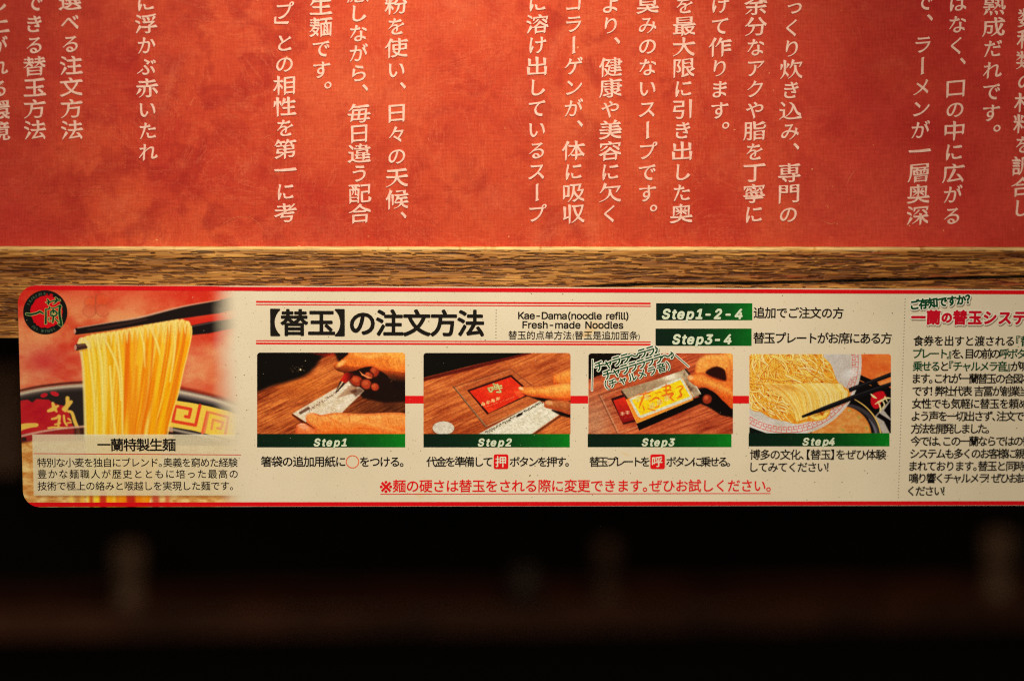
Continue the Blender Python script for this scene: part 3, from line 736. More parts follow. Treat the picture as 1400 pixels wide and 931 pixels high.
    Rx = lambda y: np.interp(y, [440, 450, 462, 480, 500, 520, 550, 580, 600, 700], [262, 262, 261, 256.5, 251.5, 247, 239.5, 230, 226, 205])
    ty = lambda s: np.interp(s, [0, 0.05, 0.12, 0.3, 0.5, 0.72, 0.88, 0.95, 1], [470, 462, 458, 454, 448, 440, 437, 439, 446])
    nb = [(107, 470), (109, 463), (116, 459), (135, 455), (160, 452), (180, 447), (200, 443.5), (225, 440), (240, 436), (250, 437), (258, 439), (262, 446), (261, 462), (257, 480), (251, 502), (247, 520), (239, 552), (230, 580), (225, 602), (200, 700), (118, 700), (116.5, 600), (115, 540), (113.5, 500), (111, 480)]
    def base(x, y, d):
        s = (x - 110) / (140); c = np.empty(x.shape + (3,)); nn = fbm(x, y, 5, 90, 3, 9)
        for k, st in enumerate(([236, 244, 248, 238, 240, 246], [200, 196, 158, 120, 130, 160], [104, 40, 14, 14, 10, 12])):
            c[..., k] = np.interp(s + 0.25 * (nn - 0.5), [0, 0.16, 0.34, 0.5, 0.62, 0.85], st)
        t = np.clip((462 - y) / 24 + 0.25, 0, 0.8)[..., None]; return c * (1 - t) + np.array((240, 196, 96)) * t
    p.poly(nb, base, 1.1)
    R = random.Random(3)
    for i in range(44):
        s = (i + R.random()) / 30 if i < 30 else R.random()
        s1 = min(max(s + R.uniform(-0.05, 0.05), 0.02), 0.98)
        yy = [ty(s) + 1.5] + list(np.linspace(ty(s) + 10, 606, 7)); q = []
        ph = R.random() * 6; am = R.uniform(0.5, 2.0)
        for k, y in enumerate(yy):
            t = k / 7; ss = s + (s1 - s) * t; x = Lx(y) + 2 + (Rx(y) - Lx(y) - 4) * ss + am * math.sin(ph + t * 4)
            q.append((x, y))
        kind = R.random(); mid = 0.34 < s < 0.7
        if kind < 0.42: c = (240, 204, 96) if not mid else (246, 180, 50); a = 0.6; w = R.uniform(3.2, 5.6)
        elif kind < 0.72: c = (248, 184, 32); a = 0.65; w = R.uniform(4, 7)
        else: c = (222, 98, 10) if s > 0.3 else (222, 160, 20); a = 0.6; w = R.uniform(1.6, 3.4)
        p.stroke(q, [w * 1.1, w, w, w * 0.7, w * 0.4] if R.random() < 0.5 else w, c, 0.9, a, prof=0.10)
    for x0_, y0_, x1_, y1_, x2_, y2_ in [(160, 454, 166, 520, 167, 592), (120, 470, 128, 540, 130, 600), (150, 500, 153, 550, 158, 600), (141, 458, 160, 500, 165, 545), (132, 458, 139, 500, 140, 560), (190, 448, 196, 470, 198, 500), (205, 446, 214, 468, 220, 490), (240, 440, 238, 480, 232, 520)]:
        p.stroke([(x0_, y0_), (x1_, y1_), (x2_, y2_)], [3.4, 3.6, 3.2], (240, 208, 112), 0.9, 0.8, prof=0.12)
    for q in ([(172, 470), (176, 520), (178, 600)], [(200, 480), (198, 540), (192, 600)], [(186, 500), (184, 560), (182, 605)], [(210, 520), (208, 560), (206, 600)]): p.stroke(q, [3, 8, 6], (234, 112, 8), 2.2, 0.55)
    for q in ([(222, 470), (214, 530), (206, 600)], [(232, 500), (226, 540), (220, 590)]): p.stroke(q, [3, 7, 8], (250, 176, 10), 2.0, 0.7)
    # curled tops over the chopstick
    for i in range(21):
        x = 112 + i * 7.2; y = float(ty((x - 108) / 154.0)); p.stroke([(x - 3.2, y + 14), (x - 3.0, y + 4), (x, y - 0.6), (x + 2.6, y + 4), (x + 4, y + 17)], [1, 3.4, 4.2, 3.4, 1], (240, 204, 112), 0.8, 0.75, prof=0.12)
        p.stroke([(x + 3.6, y + 3), (x + 4.6, y + 20)], [0.8, 1.2, 0.5], (206, 118, 24), 0.7, 0.5)
    p.stroke([(261, 446), (261.5, 456), (256, 482), (250, 506), (243, 538), (234, 568), (227, 600)], 1.6, (246, 200, 96), 0.7)
    p.stroke([(109, 464), (110, 478), (113, 500), (114.8, 540), (116.4, 600)], 3.4, (240, 212, 128), 1.0, 0.8)
    p.stroke([(107.5, 468), (111, 462.5), (118, 466), (121, 474)], 4.4, (240, 208, 128), 0.8)
    # lower chopstick tip, upper chopstick
    p.poly([(101.5, 471), (104, 469.6), (116, 468.5), (119.5, 474), (118, 475.6), (104, 478.5), (101.5, 476)], (74, 42, 34), 0.8)
    p.stroke([(104, 472), (116, 470.4)], 1.3, (140, 96, 76), 0.8, 0.8); p.blob(102.8, 474, 1.6, 3.8, (196, 130, 104))
    p.stroke([(104, 479.5), (118, 477)], 1.4, (212, 120, 40), 0.8, 0.7)
    p.poly([(101, 449), (104, 447.6), (150, 440), (190, 433.4), (250, 418.5), (300, 410), (346, 400), (346, 417), (300, 427.5), (240, 436), (195, 443.5), (150, 451), (104, 457), (101, 455)], (30, 18, 16), 1.0)
    p.stroke([(106, 447.5), (150, 440), (190, 433.4), (250, 418.5), (300, 410)], [1.2, 1.4, 2.6, 2.0, 1], (222, 168, 132), 0.9, 0.85)
    p.stroke([(120, 450), (160, 444), (200, 436)], [2, 3, 2], (86, 52, 44), 1.2, 0.6)
    p.stroke([(104, 457.5), (150, 452), (195, 444.5)], 1.0, (216, 120, 40), 0.7, 0.8); p.blob(101.8, 452, 1.5, 3.4, (206, 140, 110))
    # below the caption the strands show again
    for x, c, w in [(97, (240, 190, 84), 6), (112, (236, 170, 60), 5), (155, (240, 190, 70), 4), (196, (232, 150, 60), 3), (124, (200, 60, 20), 5), (140, (190, 24, 24), 9), (178, (186, 20, 26), 12), (212, (196, 60, 40), 9), (228, (206, 90, 50), 6), (160, (222, 120, 40), 4)]:
        p.stroke([(x, 672), (x + 1, 700)], w, c, 2.0, 0.8)
    # translucent caption panel with its soft shadow
    for gdx, a in ((3.0, 0.22), (1.5, 0.25)): p.poly([(44 + gdx, 594 + gdx), (337 + gdx, 594 + gdx), (336 + gdx, 677 + gdx), (46 + gdx, 677 + gdx)], (120, 80, 40), 2.0, a)
    p.poly([(44, 593), (336.5, 593), (335, 677), (46, 677)], (222, 202, 160), 0.7, 0.84)
    p.stroke([(44, 593), (336, 593)], 0.8, (236, 224, 190), 0.5, 0.6)
    # fade into the paper
    fx = X + 10 * (fbm(X, Y, 30, 30, 3, 8) - 0.5) + np.where(Y > 590, -4, 0) - np.clip((Y - 480) / 60, 0, 1) * 2
    t = np.clip((fx - 286) / 42, 0, 1); p.A = 1 - t * t * (3 - 2 * t)
    p.A *= np.clip((344 - X) / 6, 0, 1)
    def warp(x, z):
        z = np.clip(z, PZ0 - PH, PZ0); return np.maximum(x, xleft(z) * 1.0), z
    return p.build('noodle_picture', label, 0.00006, PRINT, warp)
noodle_picture()

# ------------------------------------------------------------------ round badge (crop 28,395 at 14.32)
def badge():
    p = Pic(29, 394.5, 95, 459.5, 0.3, 28, 395, 14.32); X, Y = p.X, p.Y
    p.fill((26, 26, 22)); p.A = np.clip((432 - np.hypot(X - 487, Y - 458)) / 8 + 0.5, 0, 1)
    pts = []
    for a in np.linspace(0, 2 * PI, 56, endpoint=False):
        r = 318 + 14 * (random.random() - 0.5) * 2; r += 26 * math.cos(a - 5.2); pts.append((500 + r * math.cos(a), 470 + r * math.sin(a)))
    p.poly(pts, (200, 14, 30), 6)
    p.blob(600, 120, 40, 22, (190, 20, 30)); p.blob(520, 105, 12, 16, (200, 30, 30))
    G = (14, 66, 38); O = (212, 196, 118)
    ks = [([(120, 490), (200, 500), (330, 470), (380, 445), (445, 480)], [40, 44, 40, 44, 30]),
          ([(500, 262), (560, 265), (640, 235), (770, 222)], [18, 26, 26, 30]), ([(530, 205), (555, 250), (545, 300)], [26, 44, 30]), ([(690, 175), (712, 210), (690, 260), (640, 300)], [26, 44, 34, 10]),
          ([(497, 400), (500, 500), (495, 670)], [30, 36, 44]), ([(500, 405), (560, 390), (570, 350)], [22, 30, 26]), ([(590, 375), (680, 370), (770, 325), (790, 345)], [18, 20, 30, 40]), ([(775, 330), (765, 480), (790, 640), (800, 710), (740, 680)], [46, 50, 52, 50, 20]),
          ([(590, 450), (650, 420), (715, 470), (690, 520), (600, 520), (600, 460)], [28, 30, 34, 30, 30, 28]), ([(640, 400), (650, 500), (635, 650)], [30, 40, 34]), ([(560, 560), (555, 610)], [16, 22]), ([(680, 580), (740, 640)], [20, 28]), ([(600, 620), (570, 640)], [14, 14])]
    for q, w in ks: p.stroke(q, [k + 16 for k in w], O, 4)
    for q, w in ks: p.stroke(q, w, G, 5)
    p.blob(655, 495, 12, 22, O)
    # ring lettering: worn, dim
    for a0, a1, n in ((3.55, 4.75, 8), (1.05, 1.85, 7), (2.0, 2.35, 3)):
        for k in range(n):
            a = a0 + (a1 - a0) * (k + 0.5) / n
            for d in (-0.045, 0, 0.045)[:2 + k % 2]:
                r0, r1 = 345, 388; ca, sa = math.cos(a + d), math.sin(a + d); cb, sb = math.cos(a + d * 0.4 + 0.03 * ((k * 7) % 3 - 1)), math.sin(a + d * 0.4 + 0.03 * ((k * 7) % 3 - 1))
                p.stroke([(487 + r0 * ca, 458 + r0 * sa), (487 + r1 * cb, 458 + r1 * sb)], 9, (100, 122, 92), 5, 0.75)
    return p.build('logo_badge', label, 0.00016, PRINT_CUT)
# print on a transparent ground for shapes cut out of a larger sheet
def mat_print_cut():
    m = PRINT.copy(); m.name = 'printed_badge'; t = m.node_tree
    pb = [x for x in t.nodes if x.type == 'BSDF_PRINCIPLED'][0]; at_ = [x for x in t.nodes if x.type == 'ATTRIBUTE'][0]
    t.links.new(at_.outputs['Alpha'], pb.inputs['Alpha'])
    mx = [x for x in t.nodes if x.type == 'MIX' and any(l.from_node == at_ and l.to_socket == x.inputs[0] for l in t.links)]
    for x in mx:
        for l in list(t.links):
            if l.to_socket == x.inputs[0]: t.links.remove(l)
        x.inputs[0].default_value = 1.0
    return m
PRINT_CUT = mat_print_cut()
badge()

# ------------------------------------------------------------------ step pictures (crops at 6.364 units per photo pixel)
K = 6.364
def wood(p, a, b, rot, seed=1, sx=160, sy=9):
    t = fbm(p.X, p.Y, sx, sy, 4, seed, rot) * 0.6 + fbm(p.X, p.Y, 300, 120, 3, seed + 3) * 0.4
    p.C = lerp(a, b, np.clip((t[..., None] - 0.3) * 2.5, 0, 1))
def skin(hi, lo, axis, r0, r1, seed=2):
    """skin print: light to dark along an axis"""
    def f(x, y, d):
        t = (x * axis[0] + y * axis[1] - r0) / (r1 - r0) + 0.7 * (fbm(x, y, 90, 55, 4, seed) - 0.5)
        t = np.clip(t, 0, 1)[..., None]; rim = np.clip(1 + d / 30, 0, 1)[..., None] * 0.5
        c = lerp(hi, lo, t) * (1 + 0.22 * (fbm(x, y, 34, 9, 3, seed + 3, 1.2)[..., None] - 0.5)); return c * (1 - rim) + np.array((176, 62, 26)) * rim
    return f
def marks(p, a, b, n, h, c, alpha=0.8, seed=1):
    R = random.Random(seed); a = np.array(a, float); b = np.array(b, float); d = (b - a) / n; u = d / np.linalg.norm(d); nn = np.array([-u[1], u[0]])
    for i in range(n):
        o = a + d * (i + 0.2)
        for k in range(3):
            s0 = o + d * R.uniform(0, 0.7) + nn * R.uniform(-h / 2, h / 2); s1 = s0 + (u if R.random() < 0.5 else nn) * h * R.uniform(0.3, 0.7)
            p.stroke([s0, s1], h * 0.22, c, 1.6, alpha, sm=False)
def step1():
    p = Pic(351.5, 482, 554, 593, 0.85, 345, 475, K)
    wood(p, (120, 46, 18), (214, 122, 60), -0.45, 1)
    X, Y = p.X, p.Y
    dk = np.clip((X - 500) / 700, 0, 1) * np.clip((Y - 300) / 200, 0, 1); p.C *= (1 - 0.45 * dk)[..., None]
    hl = np.exp(-((X - 420) ** 2 / 60000 + (Y - 330) ** 2 / 9000))[..., None]; p.C = p.C * (1 - 0.5 * hl) + np.array((226, 126, 48)) * 0.5 * hl
    p.poly([(-40, -40), (720, -20), (600, 90), (540, 175), (450, 245), (330, 290), (180, 330), (-40, 375)], (14, 7, 5), 26, sm=True)
    p.stroke([(500, 40), (640, 62), (860, 44)], [8, 26, 14], (150, 30, 16), 14, 0.8)
    p.blob(418, 192, 7, 8, (226, 200, 150), soft=0.8); 
    for i in range(26):
        a = random.random() * 6.3; r = random.random() * 52; p.blob(395 + r * math.cos(a) * 1.5, 190 + r * math.sin(a) * 0.7, 3.5, 3.5, (120, 96, 66), soft=0.8, alpha=0.7)
    p.poly([(700, 20), (1360, 20), (1360, 470), (1150, 480), (960, 440), (880, 330), (800, 230)], (34, 11, 7), 16)
    p.poly([(350, 575), (460, 646), (520, 690), (470, 690), (340, 585)], (70, 26, 12), 6, 0.8)
    pap = [(350, 573), (850, 280), (975, 372), (770, 572), (640, 640), (462, 646)]
    p.poly(pap, lambda x, y, d: lerp((196, 170, 132), (232, 212, 184), fbm(x, y, 60, 20, 3, 5, -0.5)[..., None]), 3)
    marks(p, (490, 545), (745, 375), 22, 16, (90, 50, 40), 0.8, 4)
    p.stroke([(418, 567), (486, 528)], 26, (104, 70, 54), 3, 0.9, sm=False)
    for i in range(7): marks(p, (560 + i * 34, 560 - i * 8), (780 + i * 22, 400 + i * 2), 10, 7, (160, 130, 104), 0.4, 10 + i)
    for i in range(9): p.stroke([(735 + i * 12, 436 - i * 12), (830 + i * 12, 405 - i * 14), (900, 385 - i * 10)], [3, 10, 14], (120, 60, 30), 4, 0.5)
    p.poly([(860, 290), (975, 372), (900, 430), (850, 380), (960, 340)], (60, 24, 12), 12, 0.6)
    # curled fingers and pen
    for cx, cy, rx, ry, c in [(1062, 208, 40, 50, (150, 54, 26)), (1012, 243, 36, 28, (160, 62, 32)), (905, 288, 60, 42, (164, 58, 28)), (990, 318, 46, 42, (168, 66, 34)), (1066, 342, 34, 32, (172, 66, 34))]:
        p.blob(cx, cy, rx + 8, ry + 8, (50, 14, 8), 0.4, 0.5); p.blob(cx, cy, rx, ry, c, 0.4, 0.4); p.blob(cx - 8, cy - 10, rx * 0.5, ry * 0.5, (206, 104, 56), 0.4, 0.9, 0.6)
    p.poly([(930, 200), (960, 230), (1040, 262), (1010, 270), (950, 240)], (226, 130, 80), 3)
    p.poly([(760, 290), (810, 215), (880, 225), (870, 262), (812, 312)], lambda x, y, d: lerp((196, 40, 24), (84, 14, 10), np.clip((x - 790) / 70, 0, 1)[..., None]), 5)
    p.poly([(720, 394), (762, 288), (812, 312), (735, 388)], (58, 40, 34), 2.5); p.stroke([(735, 372), (783, 300)], [3, 12], (240, 190, 140), 2, 0.9)
    hand = [(705, 165), (722, 140), (770, 110), (830, 62), (880, 20), (1360, 20), (1360, 390), (1310, 372), (1240, 330), (1180, 250), (1100, 195), (1040, 165), (960, 175), (880, 205), (800, 216), (735, 200)]
    p.poly(hand, lambda x, y, d: np.where((y - 190 - (x - 1100) * 0.12)[..., None] > 0, lerp((206, 92, 34), (30, 11, 7), np.clip((y - 170 - (x - 1050) * 0.10) / 110, 0, 1)[..., None]), skin((246, 160, 74), (216, 92, 26), (-0.15, 1), -130, 70)(x, y, d)), 5, sm=True)
    for q in ([(1090, 90), (1160, 110), (1190, 150)], [(1235, 90), (1190, 150)], [(1200, 80), (1160, 130)], [(1145, 70), (1120, 120)]): p.stroke(q, [3, 6, 3], (176, 74, 24), 4, 0.6)
    p.blob(770, 140, 46, 20, (252, 186, 110), -0.6, 1.0, 0.7)
    for i in range(16):
        a = i * 0.8; p.blob(1216 + 9 * math.sqrt(i) * math.cos(a * 2), 268 + 9 * math.sqrt(i) * math.sin(a * 2), 5, 5, (96, 60, 34), soft=0.9, alpha=0.7)
    # lower hand
    p.poly([(380, 690), (410, 660), (460, 660), (540, 710), (640, 780), (400, 780)], skin((240, 150, 96), (220, 104, 50), (0, 1), 650, 760), 6, sm=True)
    p.blob(450, 690, 36, 20, (246, 160, 120), 0.3, 0.9, 0.7)
    p.poly([(463, 600), (480, 575), (530, 566), (600, 585), (680, 570), (780, 566), (950, 575), (1360, 580), (1360, 800), (620, 800), (540, 700), (475, 650)], skin((244, 158, 84), (222, 98, 32), (0, 1), 575, 790), 5, sm=True)
    for q in ([(840, 620), (1000, 660), (1330, 740)], [(700, 640), (690, 700)], [(760, 640), (900, 600), (1100, 610)]): p.stroke(q, [8, 26, 8], (250, 174, 96), 14, 0.45)
    for q in ([(640, 590), (720, 640), (820, 700)], [(560, 700), (620, 745), (760, 745)]): p.stroke(q, [5, 14, 8], (206, 92, 34), 9, 0.5)
    for q in ([(560, 600), (566, 622), (560, 646)], [(838, 590), (846, 620), (838, 660)], [(1010, 600), (1018, 640)], [(1180, 610), (1186, 660)], [(900, 700), (1000, 705), (1090, 730)]): p.stroke(q, [3, 7, 3], (180, 74, 28), 4, 0.55)
    p.stroke([(470, 604), (476, 584), (506, 574), (540, 580)], [5, 8, 4], (250, 190, 140), 3, 0.8); p.stroke([(400, 676), (424, 664), (456, 668)], [4, 8, 4], (252, 200, 170), 3, 0.8)
    for q in ([(880, 40), (860, 110), (800, 150)], [(1000, 60), (960, 100), (930, 160)], [(1290, 60), (1270, 120), (1310, 170)]): p.stroke(q, [4, 16, 6], (206, 104, 40), 12, 0.4)
    p.stroke([(900, 60), (1020, 80), (1120, 60)], [10, 34, 14], (252, 190, 110), 16, 0.5)
    p.grain(0.16, 14, 10, 0.4, 4); return p.build('step_picture', label, 0.00006, PRINT, round_top=4)
def step2():
    p = Pic(579, 482.5, 780, 593, 0.85, 570, 475, K)
    wood(p, (150, 66, 30), (222, 128, 66), -0.42, 2, 190, 10)
    p.stroke([(30, 285), (500, 170), (980, 44)], 30, (96, 24, 14), 5, 0.95, sm=False)
    p.poly([(0, 0), (930, 0), (960, 46), (500, 150), (55, 262), (0, 270)], (12, 8, 6), 3)
    pl = [(322, 340), (812, 184), (1010, 335), (1080, 462), (604, 690)]
    p.poly(pl, (170, 92, 52), 3, 0.35)
    for a, b, c, w in [((322, 340), (812, 184), (122, 62, 34), 7), ((330, 352), (812, 198), (206, 130, 84), 4), ((812, 184), (1000, 330), (132, 70, 42), 8), ((322, 345), (604, 690), (134, 112, 84), 12), ((314, 340), (592, 690), (84, 48, 28), 5), ((604, 684), (1070, 464), (206, 160, 110), 6), ((604, 692), (1070, 474), (90, 44, 24), 5)]:
        p.stroke([a, b], w, c, 3, 0.85, sm=False)
    p.poly([(435, 370), (818, 236), (925, 330), (985, 410), (610, 582)], (60, 16, 12), 3)
    p.poly([(456, 380), (815, 256), (905, 335), (955, 408), (625, 570)], lambda x, y, d: lerp((206, 36, 20), (232, 76, 34), fbm(x, y, 70, 50, 3, 3)[..., None]), 3)
    CG = (196, 200, 130)
    for q, w in [([(620, 352), (634, 384)], 14), ([(618, 356), (660, 346), (652, 378), (634, 384)], 11), ([(665, 318), (690, 326)], 14), ([(672, 345), (734, 332)], 12), ([(650, 366), (738, 350)], 10), ([(700, 320), (716, 362), (728, 386), (694, 386)], 12), ([(676, 322), (668, 364)], 9)]:
        p.stroke(q, w + 6, (150, 60, 26), 2, 0.8); p.stroke(q, w, CG, 2.4)
    for k, (x, y) in enumerate([(575, 490), (620, 475), (662, 460), (704, 444)]):
        for q in ([(-14, -6), (14, -10)], [(-14, 8), (15, 2)], [(-4, -14), (2, 14)], [(-10, 0), (-12, 14)], [(8, -4), (14, 12)])[: 5 - k % 2]: p.stroke([(x + q[0][0], y + q[0][1]), (x + q[1][0], y + q[1][1])], 6, (240, 196, 130), 2, 0.9, sm=False)
    marks(p, (590, 518), (840, 428), 18, 9, (240, 180, 120), 0.7, 8); marks(p, (775, 345), (850, 315), 5, 12, (150, 30, 16), 0.6, 9)
    p.poly([(838, 380), (900, 372), (930, 420), (900, 440), (866, 415)], (240, 110, 60), 4, 0.6)
    p.blob(228, 705, 97, 64, (120, 70, 40), 0, 0.2, 0.8); p.blob(230, 700, 93, 58, (206, 190, 164), 0, 0.08)
    for i in range(9): p.stroke([(160 + i * 16, 660), (158 + i * 16, 742)], 3, (180, 164, 138), 2, 0.35, sm=False)
    strip = [(520, 760), (1062, 464), (1140, 500), (1252, 572), (985, 760)]
    p.poly([(980, 766), (1252, 580), (1270, 590), (1010, 770)], (96, 44, 22), 5, 0.8)
    p.poly(strip, lambda x, y, d: lerp((204, 186, 150), (236, 222, 194), fbm(x, y, 70, 14, 3, 5, -0.5)[..., None]), 2.5)
    marks(p, (590, 742), (1090, 470), 44, 18, (26, 18, 12), 0.9, 3); p.stroke([(876, 592), (908, 576)], 22, (30, 18, 12), 2, 0.9, sm=False)
    for i in range(5): marks(p, (700 + i * 50, 745 - i * 4), (1050 + i * 30, 545 + i * 12), 12, 8, (150, 124, 92), 0.5, 20 + i)
    for q in ([(930, 400), (1060, 440), (1200, 470), (1340, 468)], ): p.stroke(q, [10, 34, 42, 36], (22, 10, 8), 7)
    p.stroke([(1180, 545), (1260, 575), (1340, 592)], [14, 34, 40], (26, 10, 8), 7)
    p.poly([(1106, 505), (1112, 475), (1150, 456), (1345, 474), (1345, 580), (1250, 556), (1180, 536), (1120, 524)], skin((196, 122, 68), (150, 70, 34), (0, 1), 460, 580), 4, sm=True); p.blob(1150, 480, 34, 18, (220, 156, 106), 0.1, 0.9, 0.8)
    p.poly([(1186, 300), (1182, 255), (1200, 230), (1345, 190), (1345, 330), (1210, 324)], skin((246, 160, 78), (226, 112, 40), (0, 1), 200, 330), 5, sm=True); p.stroke([(1190, 312), (1345, 316)], 10, (190, 60, 24), 6, 0.7)
    p.poly([(880, 362), (890, 342), (960, 340), (1060, 342), (1180, 322), (1345, 308), (1345, 452), (1240, 456), (1120, 440), (1000, 425), (925, 400)], skin((250, 168, 84), (222, 100, 34), (0, 1), 320, 460), 4, sm=True)
    p.blob(905, 354, 22, 12, (250, 196, 150), 0.3, 0.9, 0.8); p.stroke([(1000, 375), (1150, 372), (1330, 350)], [8, 26, 20], (252, 178, 92), 12, 0.5)
    for x in (1030, 1046, 1150, 1166, 1180): p.stroke([(x, 346), (x + 8, 385), (x + 2, 424)], [2, 5, 2], (190, 84, 32), 3, 0.5)
    for q in ([(1240, 225), (1252, 262), (1246, 300)], [(1230, 486), (1238, 520), (1230, 548)]): p.stroke(q, [2, 6, 2], (160, 66, 28), 3, 0.5)
    p.stroke([(925, 400), (1050, 428), (1200, 446), (1330, 448)], [4, 14, 14], (190, 70, 26), 7, 0.6)
    p.grain(0.16, 14, 10, 0.4, 5); return p.build('step_picture', label, 0.00006, PRINT, round_top=4)
def step3():
    p = Pic(804.5, 483, 1002, 593, 0.85, 795, 475, K)
    wood(p, (142, 56, 30), (212, 112, 66), -0.36, 3, 200, 12)
    g = np.exp(-((p.X - 120) ** 2 / 26000 + (p.Y - 640) ** 2 / 60000))[..., None]; p.C = p.C * (1 - 0.6 * g) + np.array((190, 152, 116)) * 0.6 * g
    p.poly([(0, 0), (820, 0), (620, 62), (480, 120), (300, 190), (40, 285), (0, 290)], (20, 9, 8), 6); p.stroke([(700, 52), (980, 46)], 10, (196, 40, 20), 5, 0.8)
    for a, b, c, w in [((150, 412), (345, 345), (108, 60, 38), 7), ((160, 426), (350, 362), (206, 150, 110), 4), ((150, 412), (308, 745), (110, 74, 54), 7), ((168, 420), (320, 740), (196, 150, 112), 6), ((320, 742), (480, 690), (190, 140, 100), 5)]: p.stroke([a, b], w, c, 3, 0.8, sm=False)
    p.poly([(254, 442), (390, 395), (490, 640), (362, 670)], (58, 16, 14), 3); p.poly([(276, 460), (385, 425), (470, 625), (356, 656)], lambda x, y, d: lerp((206, 52, 30), (140, 24, 22), np.clip((y - 450) / 180, 0, 1)[..., None]), 3)
    for x in (355, 400): 
        for q in ([(-14, -8), (14, -10)], [(-14, 8), (15, 4)], [(-2, -16), (0, 14)]): p.stroke([(x + q[0][0], 576 - (x - 355) * 0.25 + q[0][1]), (x + q[1][0], 576 - (x - 355) * 0.25 + q[1][1])], 6, (236, 186, 140), 2, 0.9, sm=False)
    marks(p, (360, 618), (450, 592), 7, 8, (220, 110, 80), 0.6, 2)
    # hand shadow and lower finger
    p.poly([(1000, 360), (1100, 340), (1330, 400), (1330, 610), (1220, 590), (1110, 520), (1040, 490)], (18, 8, 8), 12)
    p.blob(1092, 448, 40, 42, (150, 56, 28), 0.5, 0.4); p.blob(1084, 436, 18, 20, (206, 104, 60), 0.5, 0.9, 0.7)
    # tray: foil, black side, orange frame, yellow card
    p.poly([(345, 365), (640, 280), (862, 205), (905, 182), (870, 268), (640, 350), (430, 440), (402, 440)], lambda x, y, d: lerp((150, 120, 88), (232, 214, 178), np.exp(-((x - 770) ** 2 / 9000 + (y - 245) ** 2 / 2500))[..., None] * 0.9 + 0.3 * fbm(x, y, 60, 20, 3, 2, -0.3)[..., None]), 3)
    p.poly([(345, 365), (402, 440), (390, 452), (345, 392)], (70, 40, 28), 3)
    p.poly([(905, 182), (1038, 400), (1010, 420), (968, 440), (868, 268)], lambda x, y, d: lerp((96, 70, 50), (214, 190, 152), np.clip(fbm(x, y, 40, 60, 3, 6)[..., None] * 1.6 - 0.3, 0, 1)), 3); p.stroke([(905, 182), (1036, 402)], 5, (230, 214, 180), 2); p.stroke([(905, 190), (940, 236)], 16, (30, 18, 14), 3, 0.8, sm=False)
    p.poly([(470, 640), (968, 446), (1052, 420), (1040, 486), (500, 722)], (14, 8, 8), 4)
    p.poly([(386, 450), (480, 660), (968, 455), (968, 425), (880, 262)], (232, 134, 44), 3); p.stroke([(390, 455), (480, 655), (968, 452)], 5, (244, 170, 80), 2, 0.9, sm=False)
    card = [(415, 452), (430, 440), (640, 352), (856, 262), (880, 272), (965, 430), (955, 446), (520, 612), (490, 600)]
    p.poly(card, (206, 200, 170), 3); cy = [(436, 456), (860, 280), (944, 424), (512, 592)]
    p.poly(cy, lambda x, y, d: lerp((236, 180, 20), (252, 216, 44), fbm(x, y, 90, 50, 3, 3)[..., None]), 3)
    OR = (226, 108, 30)
    for q, w in [([(490, 410), (560, 400), (625, 370)], [8, 16, 6]), ([(560, 380), (520, 470), (500, 530)], [8, 18, 6]), ([(520, 440), (600, 420)], [8, 12]), ([(590, 470), (650, 435), (690, 470), (650, 520), (600, 510)], [8, 16, 14, 12, 6]), ([(580, 530), (640, 550)], [12, 10]), ([(700, 345), (760, 330), (770, 360), (715, 375), (780, 372)], [10, 18, 14, 12, 10]), ([(735, 320), (740, 400), (800, 460)], [12, 16, 10]), ([(700, 420), (790, 400), (760, 440)], [14, 26, 14]), ([(825, 350), (860, 335), (880, 345), (856, 380), (870, 420), (830, 440)], [8, 14, 12, 14, 12, 8]), ([(640, 395), (690, 385)], [6, 9]), ([(840, 430), (870, 405)], [8, 16]), ([(530, 500), (545, 540)], [6, 12])]:
        p.stroke(q, w, OR, 2.5, 0.95)
    for k, (x, y) in enumerate([(492, 445), (570, 430), (615, 505), (680, 475), (745, 440)]):
        for q in ([(-22, -14), (20, -18)], [(-20, 4), (22, -2)], [(-2, -24), (2, 24)], [(-20, 22), (18, 12)], [(-18, -6), (-16, 20)]): p.stroke([(x + q[0][0], y + q[0][1]), (x + q[1][0], y + q[1][1])], 8, (214, 186, 120), 2.5, 0.85, sm=False)
    # hand
    hand = [(922, 262), (935, 240), (975, 228), (985, 180), (1005, 130), (1050, 80), (1120, 58), (1200, 56), (1340, 40), (1340, 510), (1240, 470), (1170, 400), (1080, 350), (1000, 335), (945, 300)]
    p.poly(hand, skin((250, 168, 84), (214, 92, 32), (0.1, 1), 150, 560), 5, sm=True)
    p.poly([(1078, 215), (1120, 180), (1180, 165), (1240, 190), (1258, 240), (1255, 290), (1180, 275), (1110, 245)], (52, 16, 10), 10, sm=True)
    p.stroke([(1005, 150), (1050, 100), (1120, 76), (1220, 84)], [20, 34, 30, 24], (252, 180, 100), 14, 0.6); p.stroke([(980, 255), (1080, 290), (1200, 340), (1320, 400)], [16, 40, 44, 40], (250, 170, 86), 18, 0.6)
    p.stroke([(985, 230), (1050, 225), (1110, 250), (1260, 296)], [5, 12, 14, 10], (176, 66, 26), 7, 0.7); p.stroke([(1262, 180), (1270, 290)], 14, (196, 84, 34), 8, 0.6, sm=False); p.blob(948, 262, 22, 20, (252, 196, 140), 0.2, 1.0, 0.7)
    for q in ([(1046, 262), (1056, 290), (1050, 318)], [(1180, 318), (1176, 350), (1160, 372)], [(1196, 326), (1192, 356)], [(1010, 150), (1034, 160), (1050, 180)], [(1120, 62), (1126, 90), (1120, 120)], [(1230, 60), (1232, 92)]): p.stroke(q, [2, 7, 2], (180, 74, 28), 4, 0.55)
    p.stroke([(1280, 100), (1300, 200), (1290, 290)], [14, 30, 20], (206, 92, 36), 16, 0.5)
